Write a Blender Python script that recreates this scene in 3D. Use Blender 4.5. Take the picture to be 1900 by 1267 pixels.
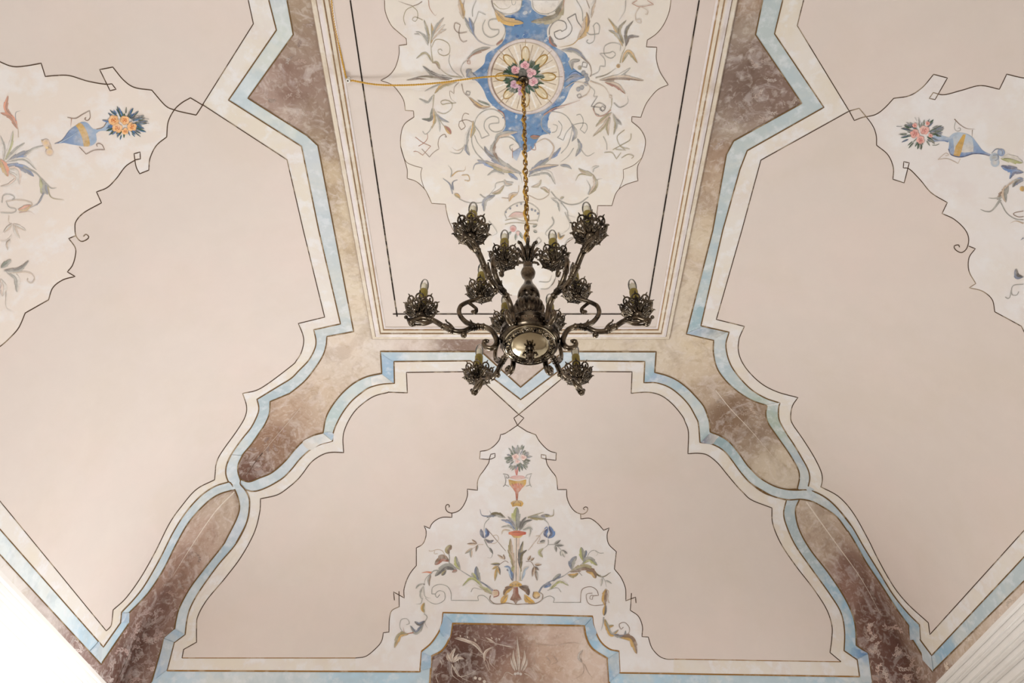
import bpy, bmesh, math, random
import numpy as np
from mathutils import Vector, Matrix
from mathutils.geometry import delaunay_2d_cdt

random.seed(7); rng = np.random.default_rng(7)
for o in list(bpy.data.objects): bpy.data.objects.remove(o)
scene = bpy.context.scene
COL = scene.collection

# ------------------------------------------------------------------ dimensions (metres)
EYE = 1.6                      # camera height
HC = 4.2                       # flat of the vault above the camera
ZT = EYE + HC                  # height of the flat panel
PA, PB = 0.2815*HC, 0.498*HC   # half size of the flat panel (outer edge of its moulding)
RC = 0.468*HC                  # radius of the coves
XW, YW = PA+RC, PB+RC          # where the coves spring
ZS = ZT-RC                     # springing height
WOUT = 0.30                    # cornice recess: the walls stand this far behind the springing
WX, WY = XW+WOUT, YW+WOUT
CAM = np.array([-0.061, -0.4269*HC, EYE])
PITCH = math.radians(47.0); FPX = 1337.0; CX, CY = 952.0, 633.5

# ------------------------------------------------------------------ camera
cam = bpy.data.cameras.new('camera'); cam_o = bpy.data.objects.new('camera', cam); COL.objects.link(cam_o)
cam_o.location = CAM; cam_o.rotation_euler = (math.radians(90)+PITCH, 0, 0)
cam.sensor_fit = 'HORIZONTAL'; cam.sensor_width = 36.0; cam.lens = FPX*36.0/1900.0
cam.shift_x = (950.0-CX)/1900.0; cam.clip_start = 0.05
scene.camera = cam_o

# ------------------------------------------------------------------ light and exposure
vs = scene.view_settings
vs.view_transform = 'Standard'; vs.look = 'None'; vs.exposure = EXPOSURE = -0.03; vs.gamma = 1.0; vs.use_curve_mapping = False
scene.cycles.use_denoising = True
scene.cycles.max_bounces = 6; scene.cycles.diffuse_bounces = 4; scene.cycles.adaptive_threshold = .02; scene.cycles.caustics_reflective = False; scene.cycles.caustics_refractive = False
world = bpy.data.worlds.new('sky'); scene.world = world; world.use_nodes = True
bg = world.node_tree.nodes['Background']; bg.inputs[0].default_value = (0.90, 0.94, 1.0, 1); bg.inputs[1].default_value = 0.5

def window_light(name, loc, direction, sx, sy, watts, color=(0.97, 0.995, 1.015)):
    l = bpy.data.lights.new(name, 'AREA'); l.shape = 'RECTANGLE'; l.size = sx; l.size_y = sy; l.energy = watts; l.color = color
    o = bpy.data.objects.new(name, l); COL.objects.link(o); o.location = loc
    o.rotation_euler = Vector(direction).to_track_quat('-Z', 'Y').to_euler()
    return o
WIN_Z0, WIN_Z1 = 0.55, 2.95
# (wall, centre along the wall, width, watts): daylight through the tall windows of the room
WINDOWS = [('front', -1.75, 1.30, 216), ('right', 1.9, 1.30, 68), ('right', -1.9, 1.30, 8), ('rear', -1.75, 1.30, 102)]
for k, (side, c, w, watts) in enumerate(WINDOWS):
    zc = (WIN_Z0+WIN_Z1)/2; hh = WIN_Z1-WIN_Z0; off = 0.08
    loc, d = {'rear': ((c, -WY-off, zc), (0, 1, 0)), 'front': ((c, WY+off, zc), (0, -1, 0)), 'left': ((-WX-off, c, zc), (1, 0, 0)), 'right': ((WX+off, c, zc), (-1, 0, 0))}[side]
    window_light('window_daylight', loc, d, w, hh, watts)

# ------------------------------------------------------------------ helpers
def srgb(c):
    c = np.asarray(c, float)/255.0
    return np.where(c <= 0.04045, c/12.92, ((c+0.055)/1.055)**2.4)
def lin4(c): return (*[float(v) for v in srgb(c)], 1.0)

def obj(name, me, mat=None, parent=None, smooth=True):
    o = bpy.data.objects.new(name, me); COL.objects.link(o)
    if mat is not None and not me.materials: me.materials.append(mat)
    if parent is not None: o.parent = parent
    if smooth: me.polygons.foreach_set('use_smooth', [True]*len(me.polygons))
    return o
def mesh(name, verts, faces, cols=None):
    me = bpy.data.meshes.new(name); me.from_pydata([tuple(map(float, v)) for v in verts], [], [tuple(map(int, f)) for f in faces])
    if cols is not None:
        at = me.color_attributes.new('Col', 'FLOAT_COLOR', 'POINT')
        c = np.ones((len(verts), 4), np.float32); c[:, :3] = cols
        at.data.foreach_set('color', c.ravel())
    me.update(); return me
def tag(o, label=None, cat=None, group=None, kind=None):
    if label: o['label'] = label
    if cat: o['category'] = cat
    if group: o['group'] = group
    if kind: o['kind'] = kind
    return o
def empty(name, loc=(0, 0, 0)):
    o = bpy.data.objects.new(name, None); COL.objects.link(o); o.location = loc; o.empty_display_size = 0.1; return o

# ------------------------------------------------------------------ materials
def new_mat(name):
    m = bpy.data.materials.new(name); m.use_nodes = True; nt = m.node_tree; nt.nodes.clear()
    out = nt.nodes.new('ShaderNodeOutputMaterial'); b = nt.nodes.new('ShaderNodeBsdfPrincipled')
    nt.links.new(b.outputs[0], out.inputs[0]); return m, nt, b
def noise(nt, scale, detail=5, rough=0.6, dist=0.0, stretch=None):
    tc = nt.nodes.new('ShaderNodeTexCoord'); n = nt.nodes.new('ShaderNodeTexNoise')
    n.inputs['Scale'].default_value = scale; n.inputs['Detail'].default_value = detail
    n.inputs['Roughness'].default_value = rough; n.inputs['Distortion'].default_value = dist
    if stretch:
        mp = nt.nodes.new('ShaderNodeMapping'); mp.inputs['Scale'].default_value = stretch
        nt.links.new(tc.outputs['Object'], mp.inputs[0]); nt.links.new(mp.outputs[0], n.inputs['Vector'])
    else: nt.links.new(tc.outputs['Object'], n.inputs['Vector'])
    return n.outputs['Fac']
def ramp(nt, src, p0, p1, v0=0.0, v1=1.0):
    r = nt.nodes.new('ShaderNodeMapRange'); r.inputs['From Min'].default_value = p0; r.inputs['From Max'].default_value = p1
    r.inputs['To Min'].default_value = v0; r.inputs['To Max'].default_value = v1
    nt.links.new(src, r.inputs['Value']); return r.outputs[0]
def mixc(nt, fac, a, b, blend='MIX'):
    m = nt.nodes.new('ShaderNodeMix'); m.data_type = 'RGBA'; m.blend_type = blend
    for sock, v in ((m.inputs[0], fac), (m.inputs[6], a), (m.inputs[7], b)):
        if hasattr(v, 'links') or isinstance(v, bpy.types.NodeSocket): nt.links.new(v, sock)
        else: sock.default_value = v
    return m.outputs[2]
def fresco(name, base=None, patches=(), bump=0.05, rough=0.85, attr=True):
    """wall paint: the Col attribute (or a flat colour), mottled with noise patches (scale, from, to, strength, colour)"""
    m, nt, b = new_mat(name)
    if attr:
        a = nt.nodes.new('ShaderNodeAttribute'); a.attribute_name = 'Col'; c = a.outputs['Color']
    else:
        rgb = nt.nodes.new('ShaderNodeRGB'); rgb.outputs[0].default_value = lin4(base); c = rgb.outputs[0]
    for (sc, f0, f1, st, colr, *rest) in patches:
        f = ramp(nt, noise(nt, sc, 6, 0.62, rest[0] if rest else 0.0), f0, f1, 0, st)
        c = mixc(nt, f, c, lin4(colr), rest[1] if len(rest) > 1 else 'MIX')
    nt.links.new(c, b.inputs['Base Color']); b.inputs['Roughness'].default_value = rough
    b.inputs['Specular IOR Level'].default_value = 0.2
    if bump:
        bp = nt.nodes.new('ShaderNodeBump'); bp.inputs['Strength'].default_value = bump; bp.inputs['Distance'].default_value = 0.01
        nt.links.new(noise(nt, 18, 4), bp.inputs['Height']); nt.links.new(bp.outputs[0], b.inputs['Normal'])
    return m
M_PLASTER = fresco('plaster_beige', (216, 204, 196), [(1.0, .45, .62, .35, (224, 205, 197)), (1.6, .48, .65, .30, (211, 198, 184)), (5, .45, .65, .15, (226, 215, 205))], attr=False)
M_BROWN = fresco('fresco_marbled', None, [(3.2, .5, .62, .34, (196, 182, 174), 1.2, 'MULTIPLY'), (5.5, .52, .62, .30, (226, 216, 212), 1.6), (11, .52, .64, .3, (206, 190, 160), 1.0, 'MULTIPLY'), (26, .52, .64, .26, (228, 218, 208), .6)])
M_CREAM = fresco('fresco_cream', None, [(2.3, .47, .6, .55, (220, 208, 188)), (4.5, .48, .6, .4, (216, 203, 197)), (9, .5, .62, .55, (230, 230, 232))])
M_BLUE = fresco('fresco_pale_blue', None, [(2.6, .48, .6, .65, (210, 211, 206)), (6, .48, .62, .40, (174, 190, 198)), (13, .5, .64, .45, (226, 228, 232))])
M_WHITE = fresco('fresco_white_ground', None, [(2.2, .49, .62, .5, (222, 213, 203)), (3.6, .5, .62, .40, (220, 208, 204)), (6, .5, .62, .5, (230, 229, 230))])
M_PAINT = fresco('fresco_paint', None, [(14, .48, .64, .34, (222, 214, 206)), (34, .5, .66, .2, (110, 96, 84))], bump=0)
M_LINE = fresco('fresco_line', None, [(7, .53, .62, .55, (196, 176, 148))], bump=0)
M_STUCCO = fresco('stucco_cream', None, [(7, .5, .72, .45, (176, 152, 122)), (16, .52, .7, .40, (240, 236, 232))], bump=.1)
M_STUCCOW = fresco('stucco_white', (232, 227, 222), [(5, .5, .75, .3, (214, 204, 196))], attr=False)
M_WALL = fresco('wall_paint', (232, 228, 222), [(1.2, .45, .7, .3, (224, 218, 208))], attr=False)

# ------------------------------------------------------------------ the vault surface: plan (x, y) <-> unrolled (u, v) <-> space
def unroll(x, half):
    ax = np.abs(x); t = np.clip((ax-half)/RC, 0, 1)
    return np.sign(x)*np.where(ax <= half, ax, half+RC*np.arcsin(t))
def roll(u, half):
    au = np.abs(u); th = np.clip((au-half)/RC, 0, math.pi/2)
    return np.sign(u)*np.where(au <= half, au, half+RC*np.sin(th)), th
def surf(u, v, off=0.0):
    u = np.asarray(u, float); v = np.asarray(v, float)
    x, tx = roll(u, PA); y, ty = roll(v, PB)
    isx = tx >= ty; th = np.where(isx, tx, ty)
    z = ZS+RC*np.cos(th)
    nx = np.where(isx, -np.sign(u)*np.sin(th), 0.0); ny = np.where(isx, 0.0, -np.sign(v)*np.sin(th)); nz = -np.cos(th)
    return np.stack([x+nx*off, y+ny*off, z+nz*off], -1)
_F = np.array([0, math.cos(PITCH), math.sin(PITCH)]); _U = np.array([0, -math.sin(PITCH), math.cos(PITCH)])
def rays(px):
    px = np.asarray(px, float).reshape(-1, 2)
    d = _F[None]*FPX + _U[None]*(CY-px[:, 1:2]); d[:, 0] += px[:, 0]-CX
    return d/np.linalg.norm(d, axis=1, keepdims=True)
def _exit(p0, dp, z0, dz, half, wall):
    # leaving the convex section |p| < wall, z < cove(p)
    with np.errstate(all='ignore'):
        t = np.where(dz > 1e-9, (ZT-z0)/dz, 1e9)
        out = np.abs(p0+dp*t) > half
        s = np.sign(dp); c = half*s
        A = dp*dp+dz*dz; B = (p0-c)*dp+(z0-ZS)*dz; C = (p0-c)**2+(z0-ZS)**2-RC**2
        tc = (-B+np.sqrt(np.maximum(B*B-A*C, 0)))/A
        low = z0+dz*tc < ZS
        tc = np.where(low, (wall*s-p0)/np.where(np.abs(dp) < 1e-9, 1e-9, dp), tc)
    return np.where(out, tc, t)
def px_uv(px):
    """where the sight line through a photo pixel meets the vault"""
    d = rays(px)
    t = np.minimum(_exit(CAM[0], d[:, 0], CAM[2], d[:, 2], PA, XW), _exit(CAM[1], d[:, 1], CAM[2], d[:, 2], PB, YW))
    p = CAM[None]+d*t[:, None]
    return np.stack([unroll(p[:, 0], PA), unroll(p[:, 1], PB)], -1)
def px_plane_z(px, z):
    d = rays(px); return CAM[None]+d*((z-CAM[2])/d[:, 2])[:, None]
def px_plane_y(px, y=0.0):
    d = rays(px); return CAM[None]+d*((y-CAM[1])/d[:, 1])[:, None]

# ------------------------------------------------------------------ drawing on the vault
def parse(frame, s):
    ox, oy, k = frame; P = []
    for tok in s.split():
        sm = tok[0] == 's'
        x, y = (tok[1:] if sm else tok).split(','); P.append((float(x)/k+ox, float(y)/k+oy, sm))
    return P
def path(*segs, step=3.0):
    """segs: (frame, 'x,y sx,y ...') pieces in crop coordinates; s marks a smooth point"""
    P = []
    for fr, s in segs: P += parse(fr, s)
    out = [np.array(P[0][:2])]; n = len(P)
    pts = np.array([p[:2] for p in P]); sm = [p[2] for p in P]
    for i in range(n-1):
        p1, p2 = pts[i], pts[i+1]
        if not sm[i] and not sm[i+1]: out.append(p2); continue
        p0 = pts[i-1] if (i > 0 and sm[i]) else 2*p1-p2
        p3 = pts[i+2] if (i+2 < n and sm[i+1]) else 2*p2-p1
        m = max(2, int(np.hypot(*(p2-p1))/step))
        for k in range(1, m+1):
            t = k/m
            out.append(0.5*((2*p1)+(p2-p0)*t+(2*p0-5*p1+4*p2-p3)*t*t+(3*p1-p0-3*p2+p3)*t**3))
    return np.array(out)
def resample(P, step):
    seg = np.hypot(*(np.diff(P, axis=0).T)); out = [P[0]]
    for i, L in enumerate(seg):
        m = max(1, int(math.ceil(L/step)))
        for k in range(1, m+1): out.append(P[i]+(P[i+1]-P[i])*k/m)
    return np.array(out)
def cdt(loop, step):
    """triangles of a closed loop with a regular filling of inner points"""
    loop = np.asarray(loop)
    if np.hypot(*(loop[0]-loop[-1])) < 1e-6: loop = loop[:-1]
    lo, hi = loop.min(0), loop.max(0)
    gx, gy = np.meshgrid(np.arange(lo[0]+step/2, hi[0], step), np.arange(lo[1]+step/2, hi[1], step))
    g = np.stack([gx.ravel(), gy.ravel()], -1)
    x, y = g[:, 0], g[:, 1]; ins = np.zeros(len(g), bool); j = len(loop)-1
    for i in range(len(loop)):
        (xi, yi), (xj, yj) = loop[i], loop[j]
        if yi != yj: ins ^= ((yi > y) != (yj > y)) & (x < (xj-xi)*(y-yi)/(yj-yi)+xi)
        j = i
    g = g[ins]
    vs_ = [Vector(p) for p in loop]+[Vector(p) for p in g]; n = len(loop)
    r = delaunay_2d_cdt(vs_, [(i, (i+1) % n) for i in range(n)], [list(range(n))], 1, 1e-7)
    V = np.array([tuple(p) for p in r[0]]); F = [tuple(f) for f in r[2]]
    return V, F
def fill_uv(name, loop_uv, off, mat, parent, color=None, ctrl=None, step=.07):
    V, F = cdt(resample(np.vstack([loop_uv, loop_uv[:1]]), step*.8), step)
    P = surf(V[:, 0], V[:, 1], off)
    cols = None
    if ctrl is not None: cols = idw(V, ctrl)
    elif color is not None: cols = np.tile(srgb(color), (len(V), 1))
    return obj(name, mesh(name, P, F, cols), mat, parent)
def idw(V, ctrl):
    C = np.array([px_uv([c[:2]])[0] for c in ctrl]); K = np.array([srgb(c[2]) for c in ctrl])
    Q = np.stack([V[:, 0], np.abs(V[:, 1])], -1); out = np.zeros((len(V), 3))
    C2 = np.stack([C[:, 0], np.abs(C[:, 1])], -1)
    for s in range(0, len(V), 4000):
        d = np.sqrt(((Q[s:s+4000, None]-C2[None])**2).sum(-1))+.02; w = d**-3.6
        out[s:s+4000] = (w[:, :, None]*K[None]).sum(1)/w.sum(1, keepdims=True)
    return out
def mirrored(P):                      # the half of a side path that lies behind the photographer: same path turned about the room's middle
    v0 = P[0, 1]; Q = P.copy(); Q[:, 1] *= -1; Q = Q[::-1]
    keep = len(Q)
    for i, q in enumerate(Q):
        if q[1] > v0: keep = i; break
    return np.vstack([P, Q[:keep]])
def mirror_mesh(o, name=None, ymax=None, axis=1):
    me = o.data; n = len(me.vertices); co = np.empty(n*3); me.vertices.foreach_get('co', co); co = co.reshape(-1, 3).copy(); co[:, axis] *= -1
    col = np.empty(n*4, np.float32); has = 'Col' in me.color_attributes
    if has: me.color_attributes['Col'].data.foreach_get('color', col)
    F = [tuple(p.vertices)[::-1] for p in me.polygons]
    if ymax is not None: F = [f for f in F if max(co[i, 1] for i in f) < ymax]
    if not F: return None
    m2 = mesh(o.name, co, F, col.reshape(-1, 4)[:, :3] if has else None)
    bm = bmesh.new(); bm.from_mesh(m2); bmesh.ops.delete(bm, geom=[v for v in bm.verts if not v.link_faces], context='VERTS'); bm.to_mesh(m2); bm.free()
    return obj(name or o.name.split('.')[0], m2, me.materials[0], o.parent)

PAL = dict(k=(74, 54, 38), br=(120, 92, 70), dbr=(78, 52, 38), rb=(168, 104, 72), ol=(150, 138, 98), dol=(98, 88, 56), oc=(190, 150, 78), gold=(206, 160, 62),
           gr=(146, 146, 140), dk=(84, 82, 82), lt=(206, 200, 192), tan=(190, 168, 146), sl=(108, 118, 138), bl=(86, 122, 172), dbl=(44, 66, 112), lbl=(166, 186, 206),
           olg=(166, 168, 110), dgr=(70, 84, 66), grn=(64, 92, 76), pk=(214, 160, 158), rd=(186, 72, 48), orr=(212, 128, 92), cr=(226, 214, 200), wh=(234, 230, 226),
           pu=(150, 128, 150), fb=(150, 180, 204), cu=(196, 176, 160), ye=(222, 190, 130), pale=(216, 192, 178), ru=(146, 74, 50))
class Motif:
    """a painted motif: strokes, leaves and fills traced in crop coordinates, laid on the vault"""
    def __init__(s, fade=0.0, to=(224, 215, 206), wk=1.0): s.wk = wk; s.V = []; s.F = []; s.C = []; s.n = 0; s.fade = fade; s.to = srgb(to)
    def add(s, V, F, C):
        V = np.asarray(V, float)
        if not len(V): return
        s.V.append(V); s.C.append(np.asarray(C, float)*(1-s.fade)+s.to[None]*s.fade); s.F += [tuple(i+s.n for i in f) for f in F]; s.n += len(V)
    def stroke(s, P, w, c, prof='c', c2=None):
        P = resample(np.asarray(P, float), 4.0); n = len(P)
        if n < 2: return
        T = np.gradient(P, axis=0); T /= np.maximum(np.linalg.norm(T, axis=1, keepdims=True), 1e-9); N = np.stack([-T[:, 1], T[:, 0]], -1)
        t = np.linspace(0, 1, n)
        k = {'c': np.ones(n), 't': 1-.85*t, 'l': .12+.88*np.sin(math.pi*t)**.8, 'k': .25+.75*np.sin(math.pi*np.clip(t, 0, .97)**2)}[prof]
        hw = (w/2*k)[:, None]
        V = np.empty((2*n, 2)); V[0::2] = P+N*hw; V[1::2] = P-N*hw
        a = srgb(c); b = srgb(c2 if c2 is not None else c); C = np.repeat(a[None]*(1-t[:, None])+b[None]*t[:, None], 2, axis=0)
        s.add(V, [(2*i, 2*i+1, 2*i+3, 2*i+2) for i in range(n-1)], C)
    def leaf(s, P, w, c1, c2, lobes=None):
        P = resample(np.asarray(P, float), 2.0); n = len(P)
        if n < 4: P = resample(P, .8); n = len(P)
        if n < 3: return
        L = np.hypot(*np.diff(P, axis=0).T).sum()
        T = np.gradient(P, axis=0); T /= np.maximum(np.linalg.norm(T, axis=1, keepdims=True), 1e-9); N = np.stack([-T[:, 1], T[:, 0]], -1)
        t = np.linspace(0, 1, n); base = np.sin(math.pi*np.clip(t, 0, 1)**.85)**.75*(1-.15*t); base = np.maximum(base, .04)
        if lobes is None: lobes = int(min(3, L/11)) if w > 6.5 else 0
        m = 1.0
        if lobes: ph = (t*lobes) % 1.0; m = .74+.34*ph
        e1 = P+N*(w/2*base*m)[:, None]+T*((w*.22 if lobes else 0)*base*(m if lobes else 0))[:, None] if lobes else P+N*(w/2*base)[:, None]
        e2 = P-N*(w/2*base*m)[:, None]+T*(w*.22*base*m)[:, None] if lobes else P-N*(w/2*base)[:, None]
        a, b = srgb(c1), srgb(c2)
        sh = (1-.25*np.cos(t*math.pi*2))[:, None]
        V = np.vstack([e1, P, P, e2]); C = np.vstack([np.clip(a[None]*sh, 0, 1), np.tile(a*.9, (n, 1)), np.tile(b, (n, 1)), np.clip(b[None]*sh, 0, 1)])
        F = [(i, i+1, n+i+1, n+i) for i in range(n-1)]+[(2*n+i, 2*n+i+1, 3*n+i+1, 3*n+i) for i in range(n-1)]
        s.add(V, F, C)
        if w > 6: s.stroke(P[n//6:], max(.7, w*.08), tuple(np.asarray(c1)*.62), 't')
    def poly(s, P, c, c2=None, step=5.0, axis=0):
        V, F = cdt(resample(np.vstack([P, P[:1]]), step), step)
        a = srgb(c); b = srgb(c2 if c2 is not None else c); t = V[:, axis]; t = (t-t.min())/max(1e-6, np.ptp(t)); t = t[:, None]
        s.add(V, F, a[None]*(1-t)+b[None]*t)
    def disc(s, c, rx, ry, col, col2=None, n=14, ang=0.0, wob=0.0):
        a = np.linspace(0, 2*math.pi, n, endpoint=False)
        rr = 1+wob*np.sin(a*5+ang*3)
        x = np.cos(a)*rx*rr; y = np.sin(a)*ry*rr; ca, sa = math.cos(ang), math.sin(ang)
        V = np.vstack([[c], np.stack([c[0]+x*ca-y*sa, c[1]+x*sa+y*ca], -1)])
        C = np.vstack([srgb(col2 if col2 is not None else col)[None], np.tile(srgb(col), (n, 1))])
        s.add(V, [(0, 1+i, 1+(i+1) % n) for i in range(n)], C)
    def rose(s, c, r, col, core):
        for k in range(6):
            a = k*math.pi/3+random.random(); q = (c[0]+math.cos(a)*r*.55, c[1]+math.sin(a)*r*.55)
            s.disc(q, r*.55, r*.5, tuple(np.clip(np.asarray(col)*(.9+.2*random.random()), 0, 255)), tuple(np.clip(np.asarray(col)*1.1, 0, 255)), 9)
        s.disc(c, r*.62, r*.6, col, tuple(np.clip(np.asarray(col)*1.08, 0, 255)), 10, wob=.1)
        for k in range(4):
            a = k*1.6+random.random(); s.stroke([(c[0]+math.cos(a)*r*.5, c[1]+math.sin(a)*r*.5), (c[0]+math.cos(a+1.1)*r*.36, c[1]+math.sin(a+1.1)*r*.36)], r*.16, core)
        s.disc(c, r*.2, r*.2, core, core, 7)
    def draw(s, text):
        fr = (0, 0, 1)
        for line in text.strip().splitlines():
            p = line.split()
            if not p: continue
            if p[0] == 'F': fr = tuple(float(v) for v in p[1:4]); continue
            w = float(p[1])*(s.wk if p[0] in 'SL' else 1); cs = [PAL[c] for c in p[2].split('/')]; c1, c2 = cs[0], cs[-1]
            body = ' '.join(p[4:]) if p[0] == 'S' else ' '.join(p[3:])
            if p[0] == 'S': s.stroke(path((fr, body), step=2.5), w, c1, p[3], c2)
            elif p[0] == 'L': s.leaf(path((fr, body), step=2.0), w, c1, c2)
            elif p[0] == 'P': s.poly(path((fr, body), step=3.0), c1, c2, axis=int(w))
            elif p[0] == 'D':
                for tok in p[3:]: q = parse(fr, tok)[0]; s.disc(q[:2], w, w, c1, c2, 12)
        return s
    def build(s, name, parent, off=.004, mat=None, spread=.0030):
        V = np.vstack(s.V); C = np.vstack(s.C); uv = px_uv(V)
        k = np.concatenate([np.full(len(v), i) for i, v in enumerate(s.V)])/max(1, len(s.V))   # later strokes lie on earlier ones
        P = surf(uv[:, 0], uv[:, 1], off+spread*k)
        return obj(name, mesh(name, P, s.F, C), mat or M_PAINT, parent)
# ================================================================== the room below the vault
def box_into(V, F, lo, hi):
    n = len(V); (x0, y0, z0), (x1, y1, z1) = lo, hi
    V += [(x0, y0, z0), (x1, y0, z0), (x1, y1, z0), (x0, y1, z0), (x0, y0, z1), (x1, y0, z1), (x1, y1, z1), (x0, y1, z1)]
    F += [tuple(n+i for i in f) for f in ((0, 3, 2, 1), (4, 5, 6, 7), (0, 1, 5, 4), (1, 2, 6, 5), (2, 3, 7, 6), (3, 0, 4, 7))]
WT = 0.35
def wall(side):
    """a wall with its window openings, as boxes around them"""
    horiz = side in ('front', 'rear'); half = (WX if horiz else WY)+WT
    ops = sorted((c-w/2, c+w/2) for s_, c, w, _ in WINDOWS if s_ == side)
    V, F = [], []; ztop = ZS+.12
    def put(a0, a1, z0, z1):
        d0, d1 = {'front': (WY, WY+WT), 'rear': (-WY-WT, -WY), 'left': (-WX-WT, -WX), 'right': (WX, WX+WT)}[side]
        if horiz: box_into(V, F, (a0, d0, z0), (a1, d1, z1))
        else: box_into(V, F, (d0, a0, z0), (d1, a1, z1))
    edge = -half
    for a0, a1 in ops:
        put(edge, a0, 0, ztop); put(a0, a1, 0, WIN_Z0); put(a0, a1, WIN_Z1, ztop); edge = a1
    put(edge, half, 0, ztop)
    tag(obj('wall_'+side, mesh('wall_'+side, V, F), M_WALL, smooth=False), 'plain cream painted wall below the cornice on the %s side' % side, 'wall', kind='structure')
for sd in ('front', 'rear', 'left', 'right'): wall(sd)

M_FLOOR, nt, b = new_mat('pale_floor')
n1 = noise(nt, 3.0, 6, .6, .4, (12, 1, 1)); c = mixc(nt, ramp(nt, n1, .3, .7), lin4((160, 150, 138)), lin4((136, 124, 110)))
nt.links.new(c, b.inputs['Base Color']); b.inputs['Roughness'].default_value = .4
V, F = [], []; box_into(V, F, (-WX-WT, -WY-WT, -.1), (WX+WT, WY+WT, 0))
floor = tag(obj('floor', mesh('floor', V, F), M_FLOOR, smooth=False), 'pale boarded floor of the hall under the vault', 'floor', kind='structure')

M_WINFRAME, nt, b = new_mat('window_paint'); b.inputs['Base Color'].default_value = lin4((230, 226, 216)); b.inputs['Roughness'].default_value = .5
M_GLASS, nt, b = new_mat('window_glass')
nt.nodes.remove(b); tr = nt.nodes.new('ShaderNodeBsdfTransparent'); gl = nt.nodes.new('ShaderNodeBsdfGlossy'); gl.inputs['Roughness'].default_value = .03
mx = nt.nodes.new('ShaderNodeMixShader'); mx.inputs[0].default_value = .06
nt.links.new(tr.outputs[0], mx.inputs[1]); nt.links.new(gl.outputs[0], mx.inputs[2]); nt.links.new(mx.outputs[0], nt.nodes['Material Output'].inputs[0])
for k, (side, c, w, _) in enumerate(WINDOWS):
    horiz = side in ('front', 'rear'); d = {'rear': -WY-.18, 'front': WY+.18, 'left': -WX-.18, 'right': WX+.18}[side]
    def bxs(rects, t):
        V, F = [], []
        for a0, a1, z0, z1 in rects:
            if horiz: box_into(V, F, (a0, d-t/2, z0), (a1, d+t/2, z1))
            else: box_into(V, F, (d-t/2, a0, z0), (d+t/2, a1, z1))
        return V, F
    a0, a1 = c-w/2, c+w/2; z0, z1 = WIN_Z0, WIN_Z1; e = .07
    fr = obj('window_%d' % (k+1), mesh('window', *bxs([(a0, a0+e, z0, z1), (a1-e, a1, z0, z1), (a0+e, a1-e, z0, z0+e), (a0+e, a1-e, z1-e, z1), (c-.04, c+.04, z0+e, z1-e)], .08)), M_WINFRAME, smooth=False)
    tag(fr, 'tall white casement window in the %s wall, %s' % (side, 'towards the front of the hall' if c > 0 else 'left of the chandelier' if horiz else 'towards the rear of the hall'), 'window', kind='structure')
    for (p0, p1) in ((a0+e, c-.04), (c+.04, a1-e)):
        obj('pane', mesh('pane', *bxs([(p0, p1, z0+e, z1-e)], .006)), M_GLASS, fr, smooth=False)

# ------------------------------------------------------------------ mouldings: a profile run round a rectangle
def run_moulding(name, hx, hy, prof, mat, cols):
    """prof: (t, z) with t measured outwards from the rectangle hx by hy; mitred at the corners"""
    V, F, C = [], [], []; n = len(prof)
    SUB = 40
    corners = [(-1, -1), (1, -1), (1, 1), (-1, 1)]
    rings = []
    for k in range(4):
        (sx0, sy0), (sx1, sy1) = corners[k], corners[(k+1) % 4]
        for j in range(SUB):
            f = j/SUB; rings.append((sx0+(sx1-sx0)*f, sy0+(sy1-sy0)*f))
    for i, (t, z) in enumerate(prof):
        for sx, sy in rings: V.append(((hx+t)*sx, (hy+t)*sy, z)); C.append(cols[i])
    m = len(rings)
    for i in range(n-1):
        for j in range(m): F.append((i*m+j, i*m+(j+1) % m, (i+1)*m+(j+1) % m, (i+1)*m+j))
    return obj(name, mesh(name, V, F, np.array([srgb(c) for c in C])), mat, smooth=False)
cr, lil, bn, gd = (222, 210, 192), (224, 215, 213), (126, 102, 84), (160, 128, 92)
# moulding round the flat panel: doubled vertices keep each painted line crisp
pm = [(-.004, -.000, bn), (-.004, -.014, bn), (-.012, -.018, cr), (-.034, -.018, cr), (-.036, -.020, bn), (-.041, -.026, bn), (-.043, -.030, lil), (-.062, -.036, lil),
      (-.078, -.036, cr), (-.080, -.033, gd), (-.085, -.028, bn), (-.087, -.026, cr), (-.104, -.022, cr), (-.106, -.019, gd), (-.111, -.014, gd), (-.113, -.011, lil), (-.124, -.008, lil), (-.126, -.000, cr)]
trim1 = run_moulding('trim_1', PA, PB, [(t, ZT+z) for t, z, _ in pm], M_STUCCO, [c for *_, c in pm])
tag(trim1, 'cream stucco moulding with gilt lines framing the flat ceiling panel', 'moulding', kind='structure')
# cornice below the springing, stepping back to the wall
cm = [(.000, .000), (.000, -.026)]
for dt, dz in ((.030, .030), (.014, .012), (.030, .040), (.016, .014), (.040, .034), (.014, .014), (.034, .050), (.016, .014), (.042, .040), (.030, .03)):      # soffit, then fascia with a quirk above it
    t, z = cm[-1]; cm += [(t+dt*.85, z-.003), (t+dt*.85, z+.006), (t+dt, z+.006), (t+dt, z-dz)]
cm += [(.302, cm[-1][1]-.01), (.302, cm[-1][1]-.08)]
trim2 = run_moulding('trim_2', XW, YW, [(t, ZS+z) for t, z in cm], M_STUCCOW, [(232, 227, 222)]*len(cm))
tag(trim2, 'white stepped stucco cornice running round the room below the coves', 'cornice', kind='structure')
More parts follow.
